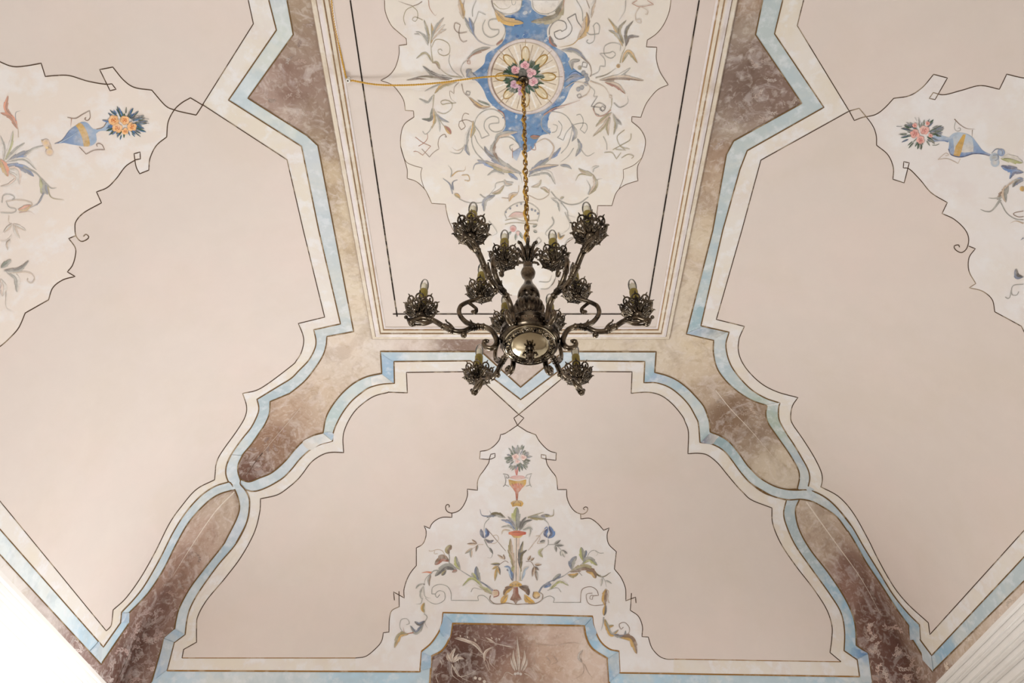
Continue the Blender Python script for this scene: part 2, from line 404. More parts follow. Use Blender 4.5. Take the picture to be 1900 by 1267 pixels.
# ================================================================== the vault and its painted framework
# crops of the photograph that the outlines below were measured in: (left, top, scale)
Z1 = (0, 0, 2.967); Z3 = (1260, 0, 2.967); Z4 = (0, 400, 2.967); Z5 = (1260, 400, 2.967); Z6 = (0, 840, 2.967); Z7 = (640, 760, 2.967); Z8 = (1260, 840, 2.967)
J1 = (540, 560, 5.9375); J2 = (1080, 560, 5.9375); J3 = (400, 700, 5.9375); J4 = (1240, 700, 5.9375); J5 = (0, 1054, 5.9375); J6 = (1580, 1054, 5.9375)
J7 = (700, 1054, 5.9375); J8 = (940, 1054, 5.9375); LC = (0, 360, 3.805); RCR = (1740, 330, 4.525); FA = (840, 800, 7.917); FB = (740, 940, 7.917); FC = (940, 940, 7.917); I1 = (0, 0, 1)

CTRL = [(500, 160, (178, 158, 148)), (545, 160, (148, 124, 112)), (560, 205, (160, 140, 126)), (535, 222, (184, 164, 152)), (618, 330, (196, 176, 150)), (632, 400, (208, 191, 166)), (648, 480, (214, 198, 176)), (660, 540, (216, 202, 182)), (672, 600, (216, 203, 186)), (1322, 330, (188, 166, 144)), (1305, 400, (206, 188, 164)), (1290, 450, (211, 195, 173)), (1275, 520, (213, 198, 178)),
        (1262, 590, (214, 200, 182)), (600, 660, (214, 200, 186)), (700, 650, (214, 202, 190)), (1250, 650, (214, 200, 182)), (1290, 690, (206, 188, 166)), (560, 700, (210, 192, 176)), (1020, 1180, (202, 178, 164)), (1100, 1180, (214, 195, 182)),
        (630, 690, (208, 192, 176)), (440, 900, (120, 92, 80)), (420, 950, (196, 176, 160)), (1460, 900, (206, 192, 174)), (1500, 960, (196, 178, 160)), (530, 130, (140, 112, 100)), (500, 170, (165, 140, 128)), (560, 60, (150, 128, 112)), (590, 250, (165, 145, 125)), (605, 350, (188, 168, 142)), (640, 450, (208, 190, 166)),
        (660, 560, (216, 200, 180)), (650, 640, (216, 200, 184)), (600, 720, (205, 185, 165)), (540, 760, (185, 160, 140)), (500, 810, (150, 120, 100)), (460, 880, (112, 82, 70)),
        (425, 930, (200, 182, 165)), (380, 980, (190, 165, 150)), (330, 1050, (160, 130, 115)), (290, 1120, (132, 102, 92)), (250, 1200, (112, 84, 76)), (220, 1250, (112, 84, 76)),
        (150, 1200, (150, 125, 118)), (80, 1120, (204, 192, 186)), (20, 1060, (226, 220, 214)), (760, 640, (210, 195, 185)), (855, 640, (140, 118, 106)), (965, 690, (200, 185, 175)),
        (1100, 640, (212, 198, 178)), (1200, 645, (212, 198, 178)), (1400, 60, (175, 160, 145)), (1390, 130, (125, 105, 95)), (1440, 170, (130, 108, 98)), (1370, 220, (140, 120, 110)),
        (1340, 290, (165, 140, 120)), (1310, 380, (190, 170, 150)), (1280, 480, (208, 190, 168)), (1260, 560, (210, 195, 175)), (1280, 640, (212, 195, 170)), (1310, 720, (185, 165, 145)),
        (1360, 770, (140, 115, 95)), (1400, 800, (160, 140, 122)), (1440, 860, (205, 190, 170)), (1480, 930, (200, 182, 165)), (1520, 1000, (185, 165, 148)), (1570, 1080, (148, 116, 104)),
        (1620, 1150, (118, 86, 76)), (1660, 1220, (110, 80, 72)), (1720, 1240, (150, 125, 110)), (1800, 1200, (195, 175, 155)), (1880, 1110, (212, 195, 180)),
        (820, 1190, (105, 76, 68)), (860, 1230, (92, 66, 58)), (930, 1200, (128, 98, 90)), (960, 1230, (160, 130, 115)), (1020, 1220, (195, 168, 150)), (1080, 1230, (212, 190, 175)), (960, 1300, (160, 135, 120))]

def axis_nodes(half, s=.045):
    arc = np.arange(1, int(RC*math.pi/2/s)+1)*s; arc = np.append(arc[arc < RC*math.pi/2-.01], RC*math.pi/2)
    inn = np.linspace(-half, half, max(2, int(2*half/s)+1))
    return np.concatenate([-(half+arc)[::-1], inn, half+arc])
gu, gv = axis_nodes(PA), axis_nodes(PB)
U, Vv = np.meshgrid(gu, gv, indexing='ij'); nu, nv = U.shape
P = surf(U.ravel(), Vv.ravel()); F = []
for i in range(nu-1):
    for j in range(nv-1):
        a, b, c, d = i*nv+j, (i+1)*nv+j, (i+1)*nv+j+1, i*nv+j+1
        if (gu[i]+gu[i+1])*(gv[j]+gv[j+1]) > 0: F += [(a, b, c), (a, c, d)]
        else: F += [(a, b, d), (b, c, d)]
ceiling = obj('ceiling', mesh('ceiling', P, F, idw(np.stack([U.ravel(), Vv.ravel()], -1), CTRL)), M_BROWN)
tag(ceiling, 'painted coved ceiling with beige fields, brown marbled bands and pale blue ribbons', 'ceiling', kind='structure')

# ------------------------------------------------------------------ outlines of the painted fields (photo measurements)
A_IN_LOW = "s1320,150 s1355,210 s1375,270 s1360,380 s1300,500 s1200,620 s1100,760 s1050,850 s1030,920 1020,1000"
# left field
L3 = path((Z1, "1580,0 1615,190 1365,540 1690,745 1750,800 1840,1267"), (J1, "690,325 395,380 s385,480 s350,590 s270,720 s150,870 s0,995"),
          (J3, "s780,190 600,265 s590,400 s540,520 s480,610 s390,740 s290,860 s245,960 s245,1050 275,1140"),
          (Z6, "1300,200 1275,205 s1200,230 s1130,280 s1040,380 s970,500 s900,640 s830,750 s780,810 710,880"), (J5, "1420,605 1110,1060 130,0"), (I1, "0,1030 -60,965"))
L2 = path((Z1, "1480,0 1522,165 1258,550 1660,805 1755,1267"), (J1, "545,240 250,305 s275,430 s255,530 s190,645 s90,750 s0,840"),
          (J3, "s700,90 455,240 s475,330 s460,410 s390,550 s280,690 s170,850 s120,960 s110,1060 135,1145"), (Z6, "1255,160 s1180,185 s1100,240 s1020,330 s950,440 s880,580 s800,720 s740,800 667,878"),
          (J5, "1325,600 1135,870 370,0"), (I1, "0,983 -60,915"))
L1 = path((Z1, "1367,0 1395,130 1115,575 1580,878 1670,1267"), (J1, "370,165 80,235 s130,360 s138,450 s110,560 s60,640 s0,705"),
          (J3, "s500,115 297,175 s340,320 s320,440 s230,590 s100,770 s30,880 s0,970"), (Z6, "s1185,90 1180,147 s1080,200 s1000,290 s930,390 s850,550 s770,690 s690,800 620,865"),
          (J5, "1230,580 s1215,640 1165,690 600,0"), (I1, "0,931 -60,858"))
# right field
R3 = path((Z3, "460,0 420,190 675,568 300,775 260,850 185,1267"), (Z5, "40,650 190,685 s190,760 s215,850 s290,940 s390,1010 485,1045"),
          (J4, "s1075,400 s1100,500 s1180,620 s1280,760 s1360,880 s1430,1010 s1445,1100 1420,1225"),
          (Z8, "690,240 s740,270 s800,300 s870,350 s950,460 s1030,600 s1110,720 s1200,860 1265,950 1270,1000 1395,1205"), (J6, "1900,145"), (I1, "1960,1014"))
R2 = path((Z3, "570,0 525,185 797,590 375,828 335,930 240,1267"), (Z5, "120,605 275,640 s258,720 s290,830 s380,940 s470,1000 555,1030"),
          (J4, "s1215,350 s1225,470 s1300,610 s1380,730 s1470,880 s1540,1010 s1560,1110 1535,1235"),
          (Z8, "730,208 s800,240 s870,300 s950,400 s1020,520 s1100,650 s1180,780 s1260,880 1325,945 1330,1030 1393,1115"), (J6, "1790,0"), (I1, "1900,1034 1960,970"))
R1 = path((Z3, "685,0 650,140 937,610 450,880 345,1267"), (Z5, "205,570 360,608 s330,680 s330,760 s370,840 s450,920 s540,968 655,1000"),
          (J4, "s1370,310 s1350,420 s1370,510 s1480,670 s1600,860 s1680,1020 s1700,1120 1685,1200"),
          (Z8, "780,185 s880,240 s960,330 s1040,470 s1100,590 s1180,730 s1260,830 1375,935 1383,1000"), (J6, "1530,0"), (I1, "1900,985 1960,917"))
# front field
FL3 = path((Z6, "835,1262 905,1020 962,970 s970,920 s990,850 s1050,740 s1140,620 s1240,490 s1305,360 s1320,290 1300,215"),
           (J3, "280,1125 s370,1150 s480,1110 s620,1050 s760,930 s870,800 s960,710 s1080,640 1185,610 s1210,470 s1250,370 s1330,250 s1420,150 s1530,60"),
           (J1, "s830,825 1000,785 985,545"), (I1, "893,652 966,718 1045,652"), (J2, "815,548 800,775 s930,810 s1040,860 s1150,940 s1250,1040 s1340,1150 s1385,1265"),
           (J4, "s450,480 460,600 s560,640 s670,710 s780,840 s880,980 s1000,1100 s1150,1190 s1280,1230 1415,1232"),
           (Z8, "660,260 s640,320 s660,420 s720,530 s820,660 s900,780 s950,880 s970,960 975,1060"), (J6, "180,940 225,1265"), (I1, "1619,1272"))
FL2 = path((Z6, "920,1200 960,1045 1020,1000 s1030,920 s1050,850 s1100,760 s1200,620 s1300,500 s1360,380 s1375,270 1355,210"),
           (J3, "340,1240 s400,1255 s480,1245 s600,1195 s740,1110 s840,1010 s930,900 s1040,800 s1150,740 1290,700 s1295,620 s1330,520 s1400,390 s1500,260 s1620,160"),
           (J1, "s870,940 s1000,905 1140,895 1135,655"), (I1, "873,669 966,741 1062,669"), (J2, "690,655 680,888 s820,890 s960,940 s1080,1030 s1180,1140 s1250,1265"),
           (J4, "s330,510 348,715 s480,735 s600,800 s690,900 s800,1050 s900,1160 s1040,1265"), (Z8, "s520,240 590,260 s575,330 s590,400 s640,510 s730,640 s830,780 s890,880 s910,980 908,1090 980,1140 993,1233"))
FL1 = path((Z6, "1003,1130 1012,1083 1083,1043 s1083,960 s1090,900 s1140,810 s1240,690 s1330,570 s1400,440 s1430,330 1435,253 s1530,230"),
           (J3, "s820,1200 s900,1130 s960,1060 s1060,930 s1180,850 s1280,825 1412,828 s1405,660 s1440,530 s1520,390 s1620,290 s1750,205 s1900,165"),
           (J1, "s1080,993 1282,1000 1272,775"), (I1, "876,689 962.6,768.5 1058,689"), (J2, "550,768 540,1005 s700,993 s820,1010 s920,1060 s1020,1150 s1110,1265"),
           (J4, "s180,480 s220,600 215,840 s330,835 s430,855 s540,940 s640,1060 s740,1180 s820,1265"), (Z8, "s400,260 510,303 s515,390 s560,500 s640,620 s740,750 s810,860 s840,950 s840,1020 830,1100 890,1150"))
# the tablet that notches the foot of the front field
TAB_OUT = path((J7, "470,1143 490,915 s590,830 s680,700 s715,600 725,490"), (J8, "945,530 s960,640 s1030,800 s1130,890 1235,915 1245,1155"))
TAB_IN = path((I1, "797,1272"), (J7, "600,970 s720,900 s800,760 830,610"), (J8, "855,635 s880,770 s950,890 1110,995"), (I1, "1131,1272"))

CREAM, BLUE, WHITE = (223, 216, 208), (196, 206, 208), (226, 220, 217)
BCTRL = [(500, 100, (206, 212, 206)), (440, 180, (204, 214, 218)), (590, 330, (198, 204, 208)), (650, 590, (196, 200, 198)), (570, 680, (196, 204, 206)), (500, 735, (176, 190, 196)), (440, 830, (190, 204, 210)),
         (450, 960, (200, 210, 216)), (400, 1040, (172, 190, 202)), (340, 1150, (206, 216, 222)), (190, 1215, (180, 206, 222)), (60, 1080, (222, 228, 228)), (310, 1190, (180, 202, 218)),
         (720, 690, (160, 186, 206)), (800, 660, (206, 210, 208)), (690, 720, (206, 214, 212)), (610, 790, (186, 202, 202)), (580, 840, (204, 210, 216)), (1000, 660, (198, 210, 220)), (960, 735, (196, 208, 216)),
         (1180, 660, (200, 206, 206)), (1230, 705, (160, 188, 204)), (1310, 780, (204, 212, 212)), (1330, 815, (150, 172, 178)), (1400, 880, (188, 204, 208)), (1410, 230, (186, 196, 196)), (1460, 130, (188, 198, 200)),
         (1280, 590, (160, 184, 192)), (1330, 640, (184, 196, 202)), (1430, 775, (172, 184, 172)), (1490, 880, (180, 190, 198)), (1560, 1000, (170, 190, 204)), (1690, 1170, (146, 180, 204)), (1860, 1060, (186, 198, 202)),
         (1490, 1000, (172, 186, 190)), (1570, 1160, (160, 190, 210)), (800, 1210, (190, 208, 220)), (830, 1150, (160, 196, 220)), (960, 1150, (206, 214, 222)), (1085, 1155, (160, 196, 222)), (1140, 1200, (170, 202, 224)),
         (1400, 1258, (190, 206, 214)), (500, 1258, (204, 212, 216)), (700, 1258, (180, 206, 222)), (1180, 1258, (176, 204, 222))]
for nm, (p3, p2, p1) in dict(left=(L3, L2, L1), right=(R3, R2, R1)).items():
    fill_uv('painted_blue_ribbon', mirrored(px_uv(p3)), .0010, M_BLUE, ceiling, ctrl=BCTRL)
    fill_uv('painted_cream_band', mirrored(px_uv(p2)), .0020, M_CREAM, ceiling, CREAM)
    fill_uv('plaster_field', mirrored(px_uv(p1)), .0030, M_PLASTER, ceiling)
f3 = fill_uv('painted_blue_ribbon', px_uv(np.vstack([FL3, [(1131, 1272)], TAB_IN[::-1], [(279, 1272)]])), .0010, M_BLUE, ceiling, ctrl=BCTRL)
f2 = fill_uv('painted_cream_band', px_uv(np.vstack([FL2, TAB_OUT[::-1]])), .0020, M_CREAM, ceiling, CREAM)
f1 = fill_uv('plaster_field', px_uv(np.vstack([FL1, path((I1, "1560,1228 1185,1223 1165,1190 1120,1122 800,1118 755,1190 735,1221 338,1221"))])), .0030, M_PLASTER, ceiling)
for f in (f3, f2, f1): mirror_mesh(f)
# flat panel inside its moulding
iu, iv = PA-.12, PB-.12
fill_uv('plaster_field', np.array([(-iu, -iv), (iu, -iv), (iu, iv), (-iu, iv)]), .0010, M_PLASTER, ceiling, step=.12)

# ------------------------------------------------------------------ painted lines along those edges
def line_obj(name, P, w, c, prof='c', off=.0042, mir=True, c2=None, mat=None):
    m = Motif(); m.stroke(P, w, c, prof, c2); o = m.build(name, ceiling, off, mat or M_LINE)
    if mir == 'all': mirror_mesh(o)
    elif mir: mirror_mesh(o, ymax=-.47)
    return o
DK, GO, GO2 = (78, 58, 42), (112, 86, 54), (150, 110, 60)
for nm, ps in dict(left=(L3, L2, L1), right=(R3, R2, R1)).items():
    line_obj('painted_gilt_line', ps[0], 2.3, GO, off=.0034); line_obj('painted_gilt_line', ps[1], 2.3, GO, off=.0036); line_obj('painted_dark_line', ps[2], 1.7, DK)
line_obj('painted_gilt_line', FL3, 2.4, GO, off=.0034, mir='all'); line_obj('painted_gilt_line', FL2, 2.3, GO, off=.0036, mir='all'); line_obj('painted_dark_line', FL1, 1.7, DK, mir='all')
line_obj('painted_dark_line', path((I1, "338,1221 660,1221")), 1.5, GO2, mir='all'); line_obj('painted_dark_line', path((I1, "1250,1223 1560,1228")), 1.5, GO2, mir='all')
line_obj('painted_gilt_line', np.vstack([path((Z6, "920,1200")), TAB_OUT, path((Z8, "993,1233"))]), 2.8, GO2, off=.0044, mir='all')
line_obj('painted_gilt_line', TAB_IN, 3.2, GO2, off=.0044, mir='all')

# ribbons that cross over at the waist of each corner band
def ribbon(p_a, p_b, cols, lines=True):
    m = Motif(); n = 60
    def rs(P):
        s = np.concatenate([[0], np.cumsum(np.hypot(*np.diff(P, axis=0).T))]); t = np.linspace(0, s[-1], n)
        return np.stack([np.interp(t, s, P[:, 0]), np.interp(t, s, P[:, 1])], -1)
    a, b = rs(p_a), rs(p_b); V = np.empty((3*n, 2)); V[0::3] = a; V[1::3] = (a+b)/2; V[2::3] = b
    C = np.repeat(np.array([srgb(cols[0])*(1-t)+srgb(cols[1])*t for t in np.linspace(0, 1, n)]), 3, axis=0)
    m.add(V, [f for i in range(n-1) for f in ((3*i, 3*i+1, 3*i+4, 3*i+3), (3*i+1, 3*i+2, 3*i+5, 3*i+4))], C)
    m2 = Motif()
    if lines: m2.stroke(a, 2.4, GO); m2.stroke(b, 2.4, GO)
    o = m.build('painted_blue_ribbon', ceiling, .0046, M_BLUE, spread=0); mirror_mesh(o)
    if lines: mirror_mesh(m2.build('painted_gilt_line', ceiling, .0052, M_LINE))
ribbon(path((J3, "s170,850 s120,960 s110,1060 s140,1150"), (Z6, "s1265,160 s1300,215 s1320,290 s1305,360 s1240,490")),
       path((J3, "s290,860 s245,960 s245,1050 s275,1140"), (Z6, "s1322,170 s1355,210 s1375,270 s1360,380 s1300,500")), ((198, 208, 212), (196, 204, 214)))
ribbon(path((J4, "s880,980 s1000,1100 s1150,1190 s1280,1230"), (Z8, "s640,205 s720,205 s800,240 s870,300 s950,400")),
       path((J4, "s800,1050 s900,1160 s1040,1250"), (Z8, "s520,240 s600,258 s670,255 s740,270 s800,300 s870,350 s930,430")), ((196, 206, 206), (186, 200, 210)))

# mitred facets of the ribbons, painted deeper or paler to look folded
fac = Motif()
fac.draw("""
F 540 560 5.9375
P 1 lbl/fb 1008,580 1125,660 1130,885 1015,785
P 0 wh/lt 1000,795 1125,890 s1000,902 s900,930 s880,830
F 1080 560 5.9375
P 0 lbl/lbl 800,780 705,885 s820,885 s900,905 s1000,855 s930,812
P 0 lbl/gr 1150,345 1320,275 1600,330 1450,415
F 400 700 5.9375
P 1 lbl/fb 1190,612 1290,692 s1300,620 s1250,600
P 0 lt/wh 1185,618 1285,700 s1150,738 s1040,798 s960,712 s1080,645
F 1240 700 5.9375
P 0 sl/lt 462,612 355,715 s480,735 s520,690 s560,645
P 0 wh/wh 1085,300 1230,275 1215,300 1090,310
F 0 1054 5.9375
P 1 lbl/fb 1120,890 1115,1050 985,915 1085,805
P 1 lbl/lbl 1340,492 1422,492 1418,600 1330,598
F 1580 1054 5.9375
P 1 fb/lbl 640,650 752,645 760,780 650,790
P 1 lbl/lbl 885,965 905,1140 790,1010 760,800
P 0 fb/bl 0,880 45,868 180,940 60,1000 0,965
P 0 lbl/lbl 180,950 222,1262 120,1262 95,1195 65,1005
F 700 1054 5.9375
P 0 fb/lbl 730,500 825,600 s800,755 s760,780 s690,690 s715,600
P 1 lbl/fb 490,925 595,975 590,1100 478,1130
F 940 1054 5.9375
P 0 lbl/fb 700,615 860,630 945,540 800,560
P 0 fb/lbl 865,640 945,545 s955,620 s990,720 s920,790 s880,740
P 0 fb/lbl 1115,1000 1235,925 1245,1150 1130,1260
F 0 840 2.967
P 0 lbl/fb 905,1020 962,972 1018,1000 962,1042
P 1 lbl/lbl 905,1025 958,1045 920,1195 850,1250
""")
mirror_mesh(fac.build('painted_ribbon_folds', ceiling, .0031, M_BLUE))

# lines at the meeting of two coves and the painted strips' damask
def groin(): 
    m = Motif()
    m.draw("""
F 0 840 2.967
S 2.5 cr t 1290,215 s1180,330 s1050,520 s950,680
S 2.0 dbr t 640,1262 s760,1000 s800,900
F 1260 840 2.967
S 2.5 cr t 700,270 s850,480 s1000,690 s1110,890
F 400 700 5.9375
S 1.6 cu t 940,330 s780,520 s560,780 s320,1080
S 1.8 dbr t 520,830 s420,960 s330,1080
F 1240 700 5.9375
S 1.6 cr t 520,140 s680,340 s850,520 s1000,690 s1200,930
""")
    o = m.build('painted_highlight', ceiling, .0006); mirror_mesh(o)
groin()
def damask(poly, n, size, col, seed, prob=1.0):
    """light foliage strewn over a dark marbled strip"""
    r = random.Random(seed); m = Motif(); poly = np.asarray(poly, float); lo, hi = poly.min(0), poly.max(0); done = 0; tries = 0
    while done < n and tries < n*60:
        tries += 1
        x, y = r.uniform(lo[0], hi[0]), r.uniform(lo[1], hi[1]); ins = False; j = len(poly)-1
        for i in range(len(poly)):
            if (poly[i][1] > y) != (poly[j][1] > y) and x < (poly[j][0]-poly[i][0])*(y-poly[i][1])/(poly[j][1]-poly[i][1])+poly[i][0]: ins = not ins
            j = i
        if not ins: continue
        a = r.uniform(0, 6.28); L = size*r.uniform(1.4, 2.2); bend = r.choice((-1, 1))*r.uniform(1.2, 2.6); pts = []
        for k in range(11):                       # a curling stem with small leaves to either side
            t = k/10; aa = a+bend*t*t; pts.append((x, y, aa)); x += math.cos(aa)*L/10*(1.15-.5*t); y += math.sin(aa)*L/10*(1.15-.5*t)
        c = tuple(np.clip(np.asarray(col)*r.uniform(.86, 1.08), 0, 255))
        m.stroke([p[:2] for p in pts], size*.10, c, 't')
        for k in (2, 4, 6, 8):
            for sg in (-1, 1):
                px_, py_, aa = pts[k]; la = aa+sg*r.uniform(.5, .9); ll = size*r.uniform(.38, .62)*(1.1-.05*k)
                m.stroke([(px_, py_), (px_+math.cos(la)*ll*.55, py_+math.sin(la)*ll*.55), (px_+math.cos(la-sg*.35)*ll, py_+math.sin(la-sg*.35)*ll)], size*.20, c, 'l')
        done += 1
    return m
dm = damask([(285, 1120), (330, 1150), (300, 1190), (278, 1267), (185, 1267), (200, 1230), (240, 1150)], 34, 15, (178, 152, 144), 1)
dm2 = damask([(110, 1150), (180, 1225), (200, 1267), (172, 1262), (95, 1172)], 16, 12, (204, 188, 182), 2)
dm3 = damask([(320, 1060), (370, 1010), (350, 1090), (320, 1140), (285, 1110)], 14, 11, (168, 142, 130), 3)
dm4 = damask([(1590, 1170), (1640, 1140), (1700, 1190), (1730, 1260), (1700, 1267), (1622, 1267), (1612, 1215)], 30, 14, (188, 162, 150), 4)
dm5 = damask([(1740, 1245), (1895, 1095), (1898, 1125), (1770, 1258)], 12, 13, (218, 200, 182), 5)
dm6 = damask([(452, 850), (520, 780), (530, 830), (480, 890), (450, 890)], 14, 10, (160, 134, 124), 6)
dm7 = damask([(1380, 120), (1425, 80), (1480, 175), (1380, 240), (1345, 260), (1355, 180)], 16, 14, (170, 152, 142), 7)
dm8 = damask([(530, 75), (560, 20), (590, 250), (580, 250), (480, 185)], 12, 13, (166, 144, 132), 8)
dm9 = damask([(1330, 735), (1420, 760), (1420, 800), (1350, 800)], 14, 11, (176, 154, 136), 9)
for d in (dm, dm2, dm3, dm4, dm5, dm6, dm7, dm8, dm9): mirror_mesh(d.build('painted_damask', ceiling, .0006, spread=.0003), ymax=-.47)
# ================================================================== ornament painted inside the fields
def ground(name, loop_px, off=.0036, mir=None, color=WHITE):
    o = fill_uv(name, px_uv(loop_px), off, M_WHITE, ceiling, color, step=.06)
    if mir: mirror_mesh(o)
    return o
def motif(name, text, off=.0046, mir=False, label=None, fade=.12, to=(224, 215, 206), wk=1.0):
    o = Motif(fade, to, wk).draw(text).build(name, ceiling, off)
    if label: o['label'] = label
    if mir == 'all': mirror_mesh(o)
    elif mir: mirror_mesh(o, ymax=-.47)
    return o
def side_ground(loop_px, edge_px, sgn, last_top, color):
    """the ground of a side field, carried down to the straight foot of the field outside the picture"""
    uv = px_uv(loop_px); lt = px_uv([last_top])[0]; k = int(np.argmin(np.hypot(*(uv-lt).T))); ub = px_uv(edge_px[-1:])[0, 0]
    foot = np.array([(ub*.94, uv[k, 1]-.30), (ub, uv[k, 1]-.55), (ub, uv[k+1, 1]+.55), (ub*.94, uv[k+1, 1]+.30)])
    fill_uv('painted_ground', np.vstack([uv[:k+1], foot, uv[k+1:]]), .0036, M_WHITE, ceiling, color, step=.06)
def foot_line(name, edge_px, w, c, off):
    """the stretch of a field's foot line between its two measured ends"""
    (u0, v0), = px_uv(edge_px[-1:]); vv = np.linspace(-v0, v0, 60); V = []
    for v in vv: V += [surf(u0-w/2, v, off), surf(u0+w/2, v, off)]
    obj(name, mesh(name, V, [(2*i, 2*i+1, 2*i+3, 2*i+2) for i in range(59)], np.tile(srgb(c), (120, 1))), M_LINE, ceiling)
for e3, e2, e1 in ((L3, L2, L1), (R3, R2, R1)):
    foot_line('painted_gilt_line', e3, .010, GO, .0034); foot_line('painted_gilt_line', e2, .010, GO, .0036); foot_line('painted_dark_line', e1, .006, DK, .0042)
# ------------------------------------------------------------------ left field
LM_TOP = path((Z1, "1080,632 s1000,615 s958,603 s910,580 835,495 s740,480 s680,440 620,368 548,382 605,498 638,490 615,460 s575,462 s480,445 s380,415 s300,415 248,420 225,347 s140,362 s70,365 s0,340 s-120,280 -260,240"))
LM_BOT = path((Z1, "1048,537 s1000,565 s958,605 s925,670 917,752 s860,800 s825,870 818,935 768,955 s748,915 737,845 770,835 772,873 745,878 s690,915 s640,980 s590,1030 530,1055 557,1115"), (LC, "s590,130 s535,190 s527,240 s535,295 s570,332 s610,320 s625,300 s605,282 587,298"))
LM_BOT2 = path((LC, "533,292 483,312 s528,375 s530,430 s510,500 473,548 528,580 s440,605 s370,660 340,745 175,838 s130,940 s70,1010 s0,1072 s-100,1130 -220,1180"))
lm_loop = np.vstack([path((Z1, "958,603 s910,580 835,495 s740,480 s680,440 620,368 548,382 590,460 s575,462 s480,445 s380,415 s300,415 248,420 225,347 s140,362 s70,365 s0,340 s-120,280 -260,240")),
                     LM_BOT2[::-1], path((LC, "535,295 s527,240 s535,190 s590,130 713,62")), path((Z1, "530,1055 s590,1030 s640,980 s690,915 745,878 s748,915 768,955 818,935 s825,870 s860,800 917,752 s925,670 958,605"))])
side_ground(lm_loop, L1, -1, LM_TOP[-1], (226, 214, 204))
for q in (LM_TOP, LM_BOT, LM_BOT2, path((Z1, "1120,570 1080,632")), path((Z1, "1120,580 1048,537"))): line_obj('painted_dark_line', q, 1.9, DK, off=.0044, mir=False)
motif('painted_vase', """
F 0 160 5.9375
P 0 bl/lbl 595,632 s680,590 s760,480 s830,430 s900,390 s960,400 s1010,455 s1050,470 s1130,450 s1170,380 1190,340 1240,510 s1180,490 s1100,490 1055,520 s1060,600 s1010,650 s930,660 s800,640 s700,620
P 1 gold/oc 830,430 s880,400 s930,450 s970,540 s985,650 920,660 s900,560 s860,470
S 1.2 dbl t 600,630 s680,590 s760,490 s830,440
S 1.2 br c 1060,470 s1130,450 1175,390
S 2 lbl t 650,620 s760,560 850,500
S 1.3 br c 740,340 s830,350 s900,310 985,265 s990,340 s960,375 s930,360 945,340
S 1.2 rb t 785,350 s780,400 775,450
S 1.2 br c 870,665 945,745 s1040,700 1150,695 s1120,640 s1080,625 s1060,640 1070,660
L 12 tan/ye 560,740 s520,650 450,590
D 7 pale/ye 500,620 540,720
""", label='blue painted vase with a gilt band')
bq = Motif()
def bouquet(m, c, rx, ry, ang, n, cols, seed, lw=1.0):
    r = random.Random(seed); ca, sa = math.cos(ang), math.sin(ang)
    for k in range(n):
        a = r.uniform(0, 6.283); q = r.uniform(.35, .75); x, y = math.cos(a)*rx*q, math.sin(a)*ry*q; L = r.uniform(.3, .5)
        x2, y2 = x+math.cos(a)*rx*L, y+math.sin(a)*ry*L
        m.leaf([(c[0]+x*ca-y*sa, c[1]+x*sa+y*ca), (c[0]+x2*ca-y2*sa, c[1]+x2*sa+y2*ca)], lw*r.uniform(2.2, 4.2), PAL[r.choice(cols)], PAL[r.choice(cols)], 0)
def at(fr, s): return parse(fr, s)[0][:2]
bouquet(bq, at((0, 160, 5.9375), '1370,410'), 38, 28, .15, 70, ('grn', 'sl', 'dgr', 'bl'), 3)
for q, rr in (('1250,370', 9.5), ('1370,370', 8.5), ('1290,455', 9), ('1450,440', 8.5), ('1375,490', 6)): bq.rose(at((0, 160, 5.9375), q), rr, (228, 178, 128), (196, 112, 62))
bq.draw("""
F 0 160 5.9375
S .9 dk c 1430,390 s1500,340 1640,355
S .9 dk c 1440,410 s1540,380 1640,405
S .9 dk c 1400,330 s1420,280 1450,245
S .9 dk c 1430,350 s1500,320 1580,315
""")
o = bq.build('painted_bouquet', ceiling, .0056); o['label'] = 'painted bouquet of yellow roses in the blue vase'
